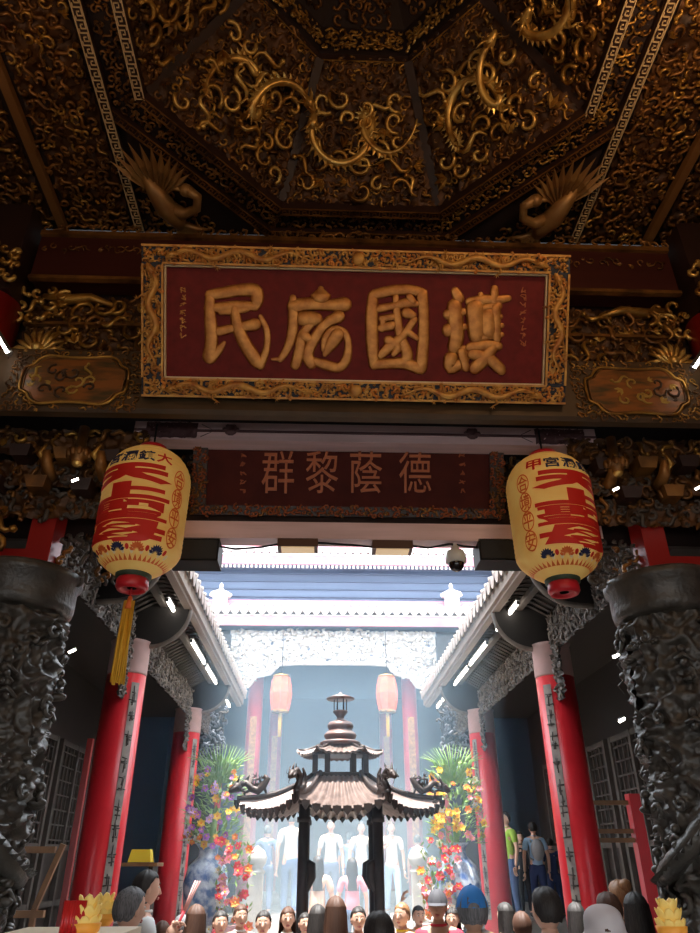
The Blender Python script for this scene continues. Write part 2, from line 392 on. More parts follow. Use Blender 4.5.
def ring_band(a_in, a_out, z, nm, m_edge, m_key, par, h=.05, key=True, unit=.085):
    pi_, po = oct_pts(a_in, z=z), oct_pts(a_out, z=z)
    for k in range(8):
        A, B, C_, D = pi_[k], pi_[(k+1) % 8], po[(k+1) % 8], po[k]
        mb = MB(); vs = [A, B, C_, D]+[p+V((0, 0, h)) for p in (A, B, C_, D)]
        mb.add(vs, [(0, 1, 2, 3), (7, 6, 5, 4), (0, 4, 5, 1), (1, 5, 6, 2), (2, 6, 7, 3), (3, 7, 4, 0)], m_edge)
        if key:
            m1 = (A+D)/2; m2 = (B+C_)/2; d = (m2-m1).normalized()
            key_band(mb, DOWN(m1.x, m1.y, z, d), (m2-m1).length, (D-A).length*.85*cos(pi/8), m_key[k], unit=unit)
        mb.build(nm, par)
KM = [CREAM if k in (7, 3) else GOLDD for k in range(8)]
# sides facing +-x are k = 7 and k = 3
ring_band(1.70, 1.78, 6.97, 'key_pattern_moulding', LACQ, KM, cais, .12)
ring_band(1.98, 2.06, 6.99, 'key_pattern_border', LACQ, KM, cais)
ring_band(.93, 1.0, 7.95, 'upper_moulding', LACQ, [GOLD]*8, cais, .08, unit=.1)
for k in range(8):     # carved ring between the two key bands
    A, B = oct_pts(1.88, z=7.04)[k], oct_pts(1.88, z=7.04)[(k+1) % 8]; m_ = (A+B)/2
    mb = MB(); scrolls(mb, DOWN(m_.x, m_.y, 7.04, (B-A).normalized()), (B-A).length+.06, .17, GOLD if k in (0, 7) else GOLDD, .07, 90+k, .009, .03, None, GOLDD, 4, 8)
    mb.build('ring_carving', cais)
up1 = oct_pts(.95, z=8.05); up2 = oct_pts(.88, z=8.35); up3 = oct_pts(.42, z=8.7)
for k in range(8):
    j = (k+1) % 8; mb = MB()
    mb.add([up1[k], up1[j], up2[j], up2[k]], [(0, 1, 2, 3)], BACK); mb.add([up2[k], up2[j], up3[j], up3[k]], [(0, 1, 2, 3)], BACK)
    T = frame((up1[k]+up1[j]+up2[k]+up2[j])/4, (up1[k]-up1[j]), V((0, 0, 1)))
    if T.col[2].xyz.dot(V((0, CY, 8))-T.translation) < 0: T = frame((up1[k]+up1[j]+up2[k]+up2[j])/4, (up1[j]-up1[k]), V((0, 0, 1)))
    scrolls(mb, T, .7, .28, GOLD, .07, 200+k, .01, .04)
    mb2 = MB(); md = (up2[k]+up2[j]+up3[k]+up3[j])/4; T = frame(md, (up2[k]-up2[j]), (up3[k]+up3[j]-up2[k]-up2[j]))
    if T.col[2].xyz.dot(V((0, CY, 8))-md) < 0: T = frame(md, (up2[j]-up2[k]), (up3[k]+up3[j]-up2[k]-up2[j]))
    scrolls(mb, T, .5, .5, GOLDD, .09, 220+k, .012, .04, lambda x, y: abs(x) < .3-.2*(y+.25))
    mb.build('upper_tier_panel', cais)
mb = MB(); mb.lathe([(.001, 8.66), (.2, 8.64), (.42, 8.7), (.44, 8.76)], GOLDD, 8, (0, CY, 0)); mb.ball((0, CY, 8.6), (.16, .16, .1), GOLD2); mb.build('crown_boss', cais)

# --- flat carved fields round the octagon
def field(name, label, cx, cy, W, H, mats, cell, seed, xd=(1, 0, 0), mask=None, group='carved ceiling fields'):
    mb = MB(); T = DOWN(cx, cy, 7.045, xd)
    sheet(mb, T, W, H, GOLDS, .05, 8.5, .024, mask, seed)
    scrolls(mb, T @ Matrix.Translation((0, 0, .02)), W, H, mats[0], cell, seed, cell*.12, .05, mask, mats[1], 4, 8)
    return mb.build(name, None, label, 'carved panel')
field('carved_ceiling_field', 'gilded open-work ceiling field left of the left cream key band', -2.38, 1.95, .55, 5.4, (GOLDD, GOLD), .10, 3)
field('carved_ceiling_field', 'gilded open-work ceiling field right of the right cream key band', 2.38, 1.95, .55, 5.4, (GOLDD, GOLD), .10, 4)
field('carved_ceiling_field', 'outer gilded ceiling field between wooden batten and left wall', -3.3, 1.95, .95, 5.4, (GOLDD, GOLD), .12, 5)
field('carved_ceiling_field', 'outer gilded ceiling field between wooden batten and right wall', 3.3, 1.95, .95, 5.4, (GOLDD, GOLD), .12, 6)
for sx, nm in ((-1, 'left'), (1, 'right')):
    for x, w, nn, m in ((2.02, .075, 'outer', CREAM), ):
        mb = MB(); mb.box((sx*x, 1.95, 6.99), (w, 5.4, .05), LACQ)
        key_band(mb, DOWN(sx*x, -.75, 6.965, (0, 1, 0)), 5.4, w*.92, m)
        mb.build('key_pattern_batten', None, 'long cream Greek-key batten on the %s side of the ceiling' % nm, 'batten')
    mb = MB(); mb.box((sx*2.72, 1.95, 6.98), (.07, 5.4, .07), mat('plain brown batten', (.22, .10, .03), .45))
    mb.build('plain_batten', None, 'plain brown wooden batten on the far %s of the ceiling' % nm, 'batten')
    # phoenix in the corner triangle
    mb = MB(); T = DOWN(sx*1.66, 4.25, 6.97) @ Matrix.Scale(1.15, 4)
    def L2(x, y, z): return (sx*x, y, z)
    BR = mat('phoenix pale gilding', (.40, .22, .07), .45, .4, noise=(.3, .14, .05), scale=8)
    # drawn in metres in the plan of the ceiling: +x towards the corner, +y away from the courtyard beam
    mb.tube([L2(.16, .22, .03), L2(.10, .10, .06), L2(.04, -.02, .09), L2(-.02, -.12, .08), L2(-.03, -.22, .05)], [.03, .065, .085, .075, .05], BR, 9, T)
    mb.tube([L2(.03, -.02, .08), L2(-.10, -.06, .11), L2(-.20, .0, .12), L2(-.22, .10, .11), L2(-.15, .15, .10)], [.06, .045, .035, .035, .045], BR, 8, T)
    mb.ball(L2(-.14, .15, .10), .05, BR, 9, 7, T); mb.tube([L2(-.10, .16, .10), L2(-.03, .14, .09)], [.022, .004], BR, 6, T)
    for q in range(11):    # spread wing towards the corner
        a = radians(48+q*9); Lw = .50-.022*abs(q-3); c, s_ = cos(a), sin(a); b0 = (.08, .02); n_ = .032
        o_ = lambda l, w_, z: L2(b0[0]+c*l-s_*w_, b0[1]+s_*l*-1*-1+c*w_, z)
        mb.add([o_(.05, 0, .05), o_(Lw*.6, n_, .045), o_(Lw, 0, .05), o_(Lw*.6, -n_, .045), o_(Lw*.6, 0, .085)], [(0, 4, 1), (1, 4, 2), (2, 4, 3), (3, 4, 0)], BR, False, T)
    for q in range(6):
        a = radians(200+q*14); c, s_ = cos(a), sin(a); mb.tube([L2(-.02, -.18, .06), L2(-.02+c*.14, -.18+s_*.14, .08), L2(-.02+c*.26, -.18+s_*.24, .05)], [.028, .026, .006], BR, 5, T)
    mb.build('phoenix_carving', None, 'pale gilded phoenix spread in the %s corner triangle of the ceiling' % nm, 'bird carving', 'ceiling phoenixes')
    mb = MB(); T = DOWN(sx*1.6, 4.22, 7.045)
    scrolls(mb, T, .85, .85, GOLDD, .10, 31+sx, .011, .04, lambda x, y, sx=sx: (sx*x-y) > .1, GOLD, 4, 8)
    mb.build('corner_carving', None, 'scroll carving filling the %s corner triangle round the phoenix' % nm, 'carved panel')

# --- beams of the near frame
mb = MB(); mb.box((0, 4.66, 6.54), (5.7, .2, .50), REDWOOD); mb.box((0, 4.55, 6.80), (5.7, .05, .05), GOLDD); mb.box((0, 4.55, 6.27), (5.7, .05, .035), GOLDD)
scrolls(mb, frame((0, 4.55, 6.86), (1, 0, 0), (0, 0, 1)), 5.7, .1, GOLDD, .09, 77, .01, .03)
scrolls(mb, frame((0, 4.55, 6.62), (1, 0, 0), (0, 0, 1)), 5.6, .1, GOLDD, .09, 79, .006, .015)
mb.build('upper_cross_beam', None, 'dark red cross beam between the ceiling and the large name board', 'beam')
mb = MB(); mb.box((0, 4.83, 6.1), (6.8, .05, 1.7), BACK); mb.build('frieze_backboard', None, 'dark board behind the pierced gilded friezes', 'board')
for sx, nm in ((-1, 'left'), (1, 'right')):
    cx = sx*2.24
    t = thing('carved_frieze', 'pierced gilded frieze of birds and scrolls %s of the large name board' % nm, 'carved panel', (cx, 4.72, 5.5), 0, 'gilded friezes beside the name board')
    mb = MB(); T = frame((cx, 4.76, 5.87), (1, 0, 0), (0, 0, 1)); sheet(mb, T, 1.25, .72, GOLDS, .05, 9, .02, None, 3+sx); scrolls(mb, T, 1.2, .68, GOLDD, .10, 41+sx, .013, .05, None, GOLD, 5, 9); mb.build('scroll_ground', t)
    mb = MB(); T = frame((cx, 4.72, 5.87), (1, 0, 0), (0, 0, 1)); scrolls(mb, T, 1.15, .6, GOLD, .22, 51+sx, .016, .06, None, GOLDD, 5, 10)
    mb.tube([T @ V((sx*x, y, .05)) for x, y in ((.5, .3), (.3, .27), (.1, .3), (-.1, .22))], [.03, .05, .04, .02], GOLD, 6); mb.build('scroll_relief', t)
    mb = MB(); T = frame((cx+sx*.42, 4.68, 5.7), (1, 0, 0), (0, 0, 1))
    for q in range(9):     # fan tail
        a = pi*(.05+.9*q/8); mb.tube([T @ V((0, -.16, .02)), T @ V((cos(a)*.15, -.16+sin(a)*.17, .06)), T @ V((cos(a)*.22, -.16+sin(a)*.26, .03))], [.02, .022, .006], GOLD2, 5)
    mb.ball(T @ V((0, -.12, .05)), .05, GOLD2); mb.build('gold_fan_bird', t, 'bright gold spread bird')
    mb = MB(); scrolls(mb, frame((cx+sx*.48, 4.66, 6.05), (1, 0, 0), (0, 0, 1)), .42, .36, GOLD2, .13, 8+sx, .016, .06, None, GOLD, 5, 9)
    mb.build('flower_cluster', t)
    mb = MB(); mb.box((cx, 4.7, 5.89), (1.25, .04, .03), GOLDD); mb.build('rail', t)

bt = thing('painted_beam', 'brown painted beam with two framed cartouches under the large name board', 'beam', (0, 4.58, 4.87))
mb = MB(); prof = [(-.11, 0.03), (-.085, 0), (-.015, 0), (.01, 0.03), (.01, .57), (-.02, .6), (-.08, .6), (-.11, .57)]
vs = [(x, 4.6+p[0], 4.875+p[1]) for x in (-2.88, 2.88) for p in prof]
mb.add(vs, [tuple(range(8)), tuple(range(15, 7, -1))]+[(i, 8+i, 8+(i+1) % 8, (i+1) % 8) for i in range(8)], BROWNPAINT); mb.build('beam_body', bt)
for sx, nm in ((-1, 'left'), (1, 'right')):
    cx = sx*2.21-.02; T = frame((cx, 4.485, 5.15), (1, 0, 0), (0, 0, 1))
    def outline(s, n=48):
        P = []
        for q in range(n):
            a = 2*pi*q/n; c, d = cos(a), sin(a)
            x = math.copysign(abs(c)**.75, c)*.36*s; y = math.copysign(abs(d)**.55, d)*.235*s*(1-.10*cos(4*a)); x += .05*s*cos(a)*(cos(2*a) > .8)
            P.append((x, y))
        return P
    mb = MB(); mb.prism(outline(.93), 0, .008, CARTO, T); mb.build('cartouche', bt)
    mb = MB(); P = [(x, y, .012) for x, y in outline(1.)]; P.append(P[0]); mb.tube(P, .012, GOLD, 5, T); P = [(x*.93, y*.93, .012) for x, y in outline(1.)]; P.append(P[0]); mb.tube(P, .006, GOLDD, 4, T)
    mb.build('cartouche_frame', bt)
    mb = MB(); scrolls(mb, T, 1.02, .56, GOLDD, .06, 5+sx, .006, .012, lambda x, y: (abs(x)/.40)**2.2+(abs(y)/.25)**2.6 > 1 and abs(y) < .27, GOLD, 4, 7); mb.build('painted_scrolls', bt)
    mb = MB(); R = random.Random(3+sx)
    scrolls(mb, T @ Matrix.Translation((.1*sx, 0, .008)), .5, .26, mat('cartouche ochre painting', (.45, .27, .05), .5), .12, 15+sx, .01, .008, None, mat('cartouche dark painting', (.06, .03, .015), .5), 4, 7)
    mb.build('painted_scene', bt)

# --- the large name board
SB = V((-.055, 4.47, 5.0)); upv = V((0, -.60, .93)).normalized(); SW, SH = 3.26, 1.14
T1 = frame(SB+upv*SH/2, (1, 0, 0), upv)
def onplane(px, py, T):
    d = right*(px-350)+up*(466.5-py)+fwd*700; o = V((CAMX, 0, CAMZ)); n = T.col[2].xyz; t = (T.translation-o).dot(n)/d.dot(n)
    q = T.inverted() @ (o+d*t); return q.x, q.y
sign = thing('name_board', 'large red name board with four gold characters in a gilded dragon frame', 'sign', (SB.x, SB.y, SB.z))
mb = MB(); mb.box((0, 0, -.03), (SW-.3, SH-.26, .05), SIGNRED, T1); mb.build('board', sign)
FW, FH = .165, .145
for nm, c, d in (('top', (0, SH/2-FH/2), (SW, FH)), ('bottom', (0, -SH/2+FH/2), (SW, FH)), ('left', (-SW/2+FW/2, 0), (FW, SH-2*FH)), ('right', (SW/2-FW/2, 0), (FW, SH-2*FH))):
    mb = MB(); mb.box((c[0], c[1], .0), (d[0], d[1], .07), NAVY, T1)
    for s in (-1, 1):   # gilded edge beads
        if d[0] > d[1]:
            mb.box((c[0], c[1]+s*(d[1]/2-.008), .04), (d[0]-(0 if s == (1 if nm == 'top' else -1) else 2*FW-.02), .016, .02), FRAMEGOLD, T1)
        else: mb.box((c[0]+s*(d[0]/2-.008), c[1], .04), (.016, d[1], .02), FRAMEGOLD, T1)
    fr = mb.build('frame_rail', sign)
    mb = MB(); Tc = T1 @ Matrix.Translation((c[0], c[1], .035))
    hor = d[0] > d[1]
    OR = mat('frame orange gilding', (.72, .27, .05), .5, .3)
    sheet(mb, Tc @ Matrix.Translation((0, 0, -.011)), d[0]-.03, d[1]-.03, FRAMEGOLD, .018, 15, .012, None, len(nm))
    scrolls(mb, Tc, d[0]-.04, d[1]-.03, FRAMEGOLD, .05, len(nm), .010, .016, None, OR, 4, 8)
    if hor:
        for s in (-1, 1):
            P = [(s*(1.38-1.05*q/24), sin(q*.72)*.03, .028) for q in range(25)]
            dragon(mb, P, .021, FRAMEGOLD, Tc, spike=1.4, n=6)
        mb.ball((0, 0, .02), (.05, .05, .02), FRAMEGOLD, 10, 6, Tc)
    else:
        P = [(sin(q*.7)*.032, .36-.7*q/20, .02) for q in range(21)]; dragon(mb, P, .023, FRAMEGOLD, Tc, spike=1.3, n=6)
    mb.build('frame_dragons', fr)
mb = MB()
for s, d in (((-SW/2+FW+.008, 0), (.012, SH-2*FH)), ((SW/2-FW-.008, 0), (.012, SH-2*FH)), ((0, SH/2-FH-.006), (SW-2*FW, .012)), ((0, -SH/2+FH+.006), (SW-2*FW, .012))):
    mb.box((s[0], s[1], .01), (d[0], d[1], .03), CREAM, T1)
mb.build('inner_bead', sign)
ZS = 4.375
def strokes(mb, S, ox, oy, sc, T, m, z=0., fl=.4, k=1.):
    ppx = abs(onplane(300, 320, T)[0]-onplane(301, 320, T)[0])
    for n_, st in enumerate(S):
        P = []; Rr = []
        for x, y, r in st:
            q = onplane(ox+x/sc, oy+y/sc, T); P.append(V((q[0], q[1], z+.0006*n_))); Rr.append(r/sc*ppx*k)
        # resample smoothly (Catmull-Rom)
        Q = []; QR = []; N = len(P)
        if N == 1: mb.ball(P[0], (Rr[0], Rr[0], Rr[0]*fl), m, 12, 8, T); continue
        for i in range(N-1):
            a, b, c, d = P[max(i-1, 0)], P[i], P[i+1], P[min(i+2, N-1)]
            for t in (0, .25, .5, .75):
                Q.append(.5*((2*b)+(c-a)*t+(2*a-5*b+4*c-d)*t*t+(3*b-a-3*c+d)*t**3)); QR.append(Rr[i]+(Rr[i+1]-Rr[i])*t)
        Q.append(P[-1]); QR.append(Rr[-1])
        d0 = (Q[0]-Q[1]).normalized(); d1 = (Q[-1]-Q[-2]).normalized()
        Q = [Q[0]+d0*QR[0]*.95, Q[0]+d0*QR[0]*.6]+Q+[Q[-1]+d1*QR[-1]*.6, Q[-1]+d1*QR[-1]*.95]; QR = [QR[0]*.3, QR[0]*.8]+QR+[QR[-1]*.8, QR[-1]*.3]
        mb.tube(Q, QR, m, 8, T, flat=fl, refn=V((0, 0, 1)))
MIN = [[(395, 240, 20), (450, 232, 22), (520, 220, 22), (590, 222, 26), (600, 262, 24), (590, 290, 18)], [(590, 292, 17), (520, 285, 17), (440, 296, 20), (385, 300, 16)],
       [(395, 255, 18), (392, 300, 20), (398, 380, 24), (400, 450, 24), (390, 510, 25)], [(395, 515, 24), (430, 485, 15), (455, 450, 8)],
       [(440, 315, 12), (500, 310, 14), (560, 300, 12)], [(430, 400, 18), (500, 385, 16), (590, 370, 24)],
       [(500, 300, 16), (515, 380, 22), (545, 450, 24), (590, 520, 26), (612, 545, 20)], [(615, 540, 18), (640, 480, 13), (643, 400, 12), (615, 335, 9)]]
PI_ = [[(222, 215, 12), (222, 240, 38)], [(105, 290, 26), (170, 280, 24), (250, 285, 20), (325, 282, 28)], [(100, 255, 14), (102, 330, 20), (98, 400, 20), (78, 470, 16), (45, 522, 12)], [(45, 522, 10), (10, 522, 5)],
       [(150, 345, 30), (200, 345, 26)], [(190, 350, 16), (140, 420, 18), (130, 480, 20), (112, 545, 20)], [(300, 335, 24), (240, 370, 18), (190, 440, 20), (165, 500, 22), (180, 540, 22)],
       [(150, 420, 22), (180, 440, 14)], [(235, 480, 10), (240, 430, 12), (275, 392, 13), (320, 400, 14), (342, 450, 13), (335, 520, 18), (300, 558, 18), (240, 545, 20), (190, 530, 14)], [(295, 415, 28), (265, 460, 22), (240, 500, 10)]]
KUO = [[(450, 245, 20), (445, 340, 24), (447, 450, 24), (455, 545, 20)], [(455, 240, 20), (530, 222, 20), (610, 218, 20), (670, 232, 18)], [(665, 240, 22), (672, 330, 20), (670, 450, 22), (660, 560, 24)],
       [(460, 545, 18), (530, 540, 20), (590, 540, 22), (650, 562, 22)], [(550, 250, 12), (556, 330, 15), (570, 420, 18), (600, 500, 22), (590, 530, 20)],
       [(480, 300, 16), (530, 290, 14), (600, 275, 20), (640, 280, 12)], [(490, 345, 14), (540, 335, 12)], [(485, 385, 14), (530, 375, 18)], [(495, 345, 10), (492, 390, 12)], [(630, 350, 14), (580, 420, 16), (520, 470, 22), (485, 505, 14)], [(600, 320, 22), (625, 330, 14)], [(520, 440, 20), (560, 470, 16), (540, 500, 10)], [(600, 400, 14), (640, 430, 10)], [(610, 250, 14), (625, 270, 12)]]
HU = [[(155, 225, 16), (170, 255, 20)], [(125, 325, 20), (190, 315, 14)], [(125, 395, 24), (190, 380, 14)], [(150, 290, 26), (155, 350, 28), (160, 420, 26), (150, 470, 24)], [(135, 520, 26), (135, 560, 22), (180, 540, 18)], [(190, 480, 16), (195, 520, 18)], [(240, 300, 34), (245, 360, 32), (250, 420, 30)],
      [(215, 270, 14), (280, 262, 18), (340, 262, 16), (385, 255, 12)], [(265, 240, 10), (270, 280, 12)], [(325, 215, 14), (325, 270, 16)], [(270, 300, 12), (340, 290, 16)], [(300, 330, 26), (300, 400, 28)], [(275, 345, 12), (350, 335, 10)], [(275, 385, 12), (355, 375, 10)], [(275, 425, 14), (355, 415, 10)], [(330, 300, 18), (335, 430, 16)], [(220, 470, 18), (290, 460, 18), (340, 465, 16)], [(320, 470, 18), (280, 520, 24), (240, 560, 22)], [(230, 500, 20), (300, 520, 20), (345, 560, 20), (355, 572, 16)], [(180, 490, 14), (200, 560, 14)]]
for S, o, lab in ((MIN, (120, 240), '民'), (PI_, (270, 240), '庇'), (KUO, (270, 240), '國'), (HU, (420, 240), '護')):
    mb = MB(); strokes(mb, S, o[0], o[1], ZS, T1, SIGNGOLD, 0., .22, 1.22 if lab != '護' else 1.32)
    mb.build('gold_character', sign)
R = random.Random(4)
for cx, cy0, n, nm in ((183, 290, 7, 'left'), (523, 290, 8, 'right')):
    for q in range(n):
        mb = MB(); y = cy0+q*7.6; S = []
        for k in range(5):
            a = (R.uniform(-3, 3), R.uniform(-3, 3)); b = (R.uniform(-3, 3), R.uniform(-3, 3)); S.append([((cx+a[0]), (y+a[1]), .55), (cx+b[0], y+b[1], .5)])
        strokes(mb, S, 0, 0, 1., T1, SIGNGOLD if nm == 'left' else mat('faded orange lettering', (.5, .13, .04), .6), 0, .3); mb.build('inscription_character', sign)

# --- mauve beams, second board
t = thing('mauve_beam', 'pale mauve cross beam with two flower bolts above the second name board', 'beam', (0, 5.02, 4.92))
mb = MB(); mb.box((.07, 5.03, 5.0), (3.86, .16, .17), PURPLE); mb.box((.07, 4.945, 5.0), (3.86, .012, .02), PURPLED); mb.build('beam_body', t)
for px, py in ((231, 430), (472, 434)):
    p = at(px, py, 4.94); mb = MB(); mb.lathe([(.0, 0), (.02, .03), (.035, .03), (.05, .012), (.055, 0)], PURPLED, 10, T=frame(p, (1, 0, 0), (0, 0, 1))); 
    for q in range(6): mb.ball((cos(q*pi/3)*.05, sin(q*pi/3)*.035, .01), (.022, .02, .012), PURPLED, 7, 5, frame(p, (1, 0, 0), (0, 0, 1)))
    mb.build('flower_bolt', t)
for sx in (-1, 1):
    mb = MB(); x = .07+sx*1.62; T = frame((x, 4.945, 5.0), (1, 0, 0), (0, 0, 1)); sheet(mb, T @ Matrix.Translation((0, 0, -.004)), .42, .15, PURPLED, .016, 16, .012, None, sx); mb.build('end_carving', t)
    for s2 in (1, ):
        P = [T @ V((-sx*(.24+.11*q), y_, .002)) for q, y_ in enumerate((.06, .03, 0, -.03, -.06)) for q in (1-abs(q-2)*.5,)]; mb = MB(); mb.tube(P, .0035, PURPLED, 4); mb.build('incised_line', t)
mb = MB(); mb.box((.0, 5.38, 4.27), (4.1, .16, .15), PURPLE); mb.box((0, 5.42, 4.40), (4.1, .14, .12), LACQ); mb.build('lower_mauve_beam', None, 'lower mauve beam below the second name board carrying floodlights and camera', 'beam')
up2v = V((0, -.35, .93)).normalized(); T2 = frame(V((-.075, 5.30, 4.40))+up2v*.36, (1, 0, 0), up2v); W2, H2 = 2.62, .72
s2 = thing('second_name_board', 'smaller dull red name board with worn characters hung behind the mauve beam', 'sign', (-.075, 5.3, 4.4))
mb = MB(); mb.box((0, 0, -.02), (W2-.2, H2-.1, .04), SIGN2RED, T2); mb.build('board', s2)
for c, d in (((0, -H2/2+.04), (W2, .08)), ((0, H2/2-.04), (W2, .08)), ((-W2/2+.06, 0), (.12, H2-.16)), ((W2/2-.06, 0), (.12, H2-.16))):
    mb = MB(); mb.box((c[0], c[1], 0), (d[0], d[1], .05), LACQ, T2); fr = mb.build('frame_rail', s2)
    mb = MB(); scrolls(mb, T2 @ Matrix.Translation((c[0], c[1], .025)), d[0], d[1], SIGN2GOLD, .05, int(d[0]*10), .008, .015, None, GOLDD, 4, 7); mb.build('frame_carving', fr)
for px, ch in ((278, '群'), (322, '黎'), (366, '蔭'), (415, '德')):
    u, v = onplane(px, 472, T2); mb = MB()
    put_glyph(mb, ch, lambda a, b, c: T2 @ V((u+a*.27, v+b*.36, .008+c*.012)), SIGN2GOLD, 0); mb.build('worn_character', s2)
for px in (243, 462):
    for q in range(5):
        mb = MB(); strokes(mb, [[(px+R.uniform(-3, 3), 455+q*9+R.uniform(-2, 2), .6), (px+R.uniform(-3, 3), 455+q*9+R.uniform(-2, 2), .6)] for k in range(4)], 0, 0, 1, T2, SIGN2GOLD, .0, .3); mb.build('inscription_character', s2)
mb = MB(); mb.box((0, 5.52, 5.2), (7.9, .05, 1.9), BACK); mb.build('upper_screen_board', None, 'dark boarding closing the space behind the second name board', 'board')
for sx, nm in ((-1, 'left'), (1, 'right')):
    mb = MB(); cx = -.075+sx*1.72; mb.box((cx, 5.44, 4.75), (.75, .04, .62), BACK); T = frame((cx, 5.42, 4.75), (1, 0, 0), (0, 0, 1)); scrolls(mb, T, .74, .6, GOLDD, .09, 61+sx, .011, .04, None, GREYDARK, 5, 8)
    mb.build('side_screen_carving', None, 'dark gilded carved panel at the %s end of the second name board' % nm, 'carved panel')

# --- columns of the near frame, wall, brackets, dragon columns
for sx, nm in ((-1, 'left'), (1, 'right')):
    mb = MB(); mb.lathe([(.25, .3), (.25, 6.0)], REDD, 28, (sx*3.13, 4.62, 0)); mb.lathe([(.36, 0), (.38, .12), (.28, .3)], STONE, 28, (sx*3.13, 4.62, 0)); mb.box((sx*3.13, 4.62, 6.5), (.45, .45, 1.0), LACQ)
    mb.build('near_red_column', None, 'dark red round column at the far %s edge beside the painted beam' % nm, 'column')
    mb = MB(); scrolls(mb, frame((sx*3.0, 4.33, 6.2), (1, 0, 0), (0, 0, 1)), .35, .35, GOLD, .12, 3+sx, .016, .08, None, GOLD2, 5, 8)
    mb.build('capital_carving', None, 'gilded flower carving on top of the near red column at %s' % nm, 'carving')
def bracket_cluster(sx, nm):
    t = thing('bracket_cluster', 'dark gilded bracket cluster over the %s dragon column' % nm, 'brackets', (sx*2.45, 5.15, 4.3))
    for i, (z, x0, x1, y, m, m2, cell) in enumerate(((4.86, 1.72, 3.3, 4.98, GOLDD, GOLD, .12), (4.62, 1.78, 3.4, 5.08, GOLDD, GREYDARK, .11), (4.38, 1.95, 3.5, 5.15, GREYDARK, GOLDD, .10))):
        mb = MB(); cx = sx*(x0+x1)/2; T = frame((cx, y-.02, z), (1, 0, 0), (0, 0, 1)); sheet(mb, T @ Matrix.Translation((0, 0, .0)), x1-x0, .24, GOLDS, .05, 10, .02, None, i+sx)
        scrolls(mb, T, x1-x0, .24, m, cell, 71+i+sx, .015, .07, None, m2, 5, 9); mb.build('bracket_tier', t)
    for i, (x, z, y) in enumerate(((2.0, 4.7, 4.95), (2.35, 4.72, 4.95), (2.7, 4.74, 4.95), (3.05, 4.75, 4.95), (2.2, 4.48, 5.02), (2.55, 4.5, 5.02), (2.9, 4.5, 5.02))):
        mb = MB(); mb.box((sx*x, y, z), (.13, .16, .09), GOLDD if i % 2 else LACQ, taper=1.35); mb.build('bracket_block', t)
    for i in range(3):
        mb = MB(); y0 = 4.95-.0; x = sx*(2.05+.42*i)
        P = [(x, 5.15, 4.62), (x, 4.98, 4.58), (x, 4.88, 4.62), (x, 4.82, 4.72)]; mb.tube(P, [.05, .055, .05, .03], GOLDD, 6); mb.tube([(x, 4.9, 4.64), (x+sx*.06, 4.84, 4.7), (x, 4.8, 4.76)], [.03, .03, .01], GOLD, 5); mb.build('bracket_arm', t)
    mb = MB(); scrolls(mb, frame((sx*3.0, 5.02, 4.15), (1, 0, 0), (0, 0, 1)), .6, .38, GOLD, .16, 4+sx, .022, .09, None, GOLDD, 5, 9); mb.build('gilded_lion_carving', t)
    mb = MB(); scrolls(mb, frame((sx*2.12, 5.32, 4.0), (1, 0, 0), (0, 0, 1)), .52, .42, GREYDARK, .09, 5+sx, .014, .06, None, GOLDD, 5, 9); mb.build('wing_carving', t)
    return t
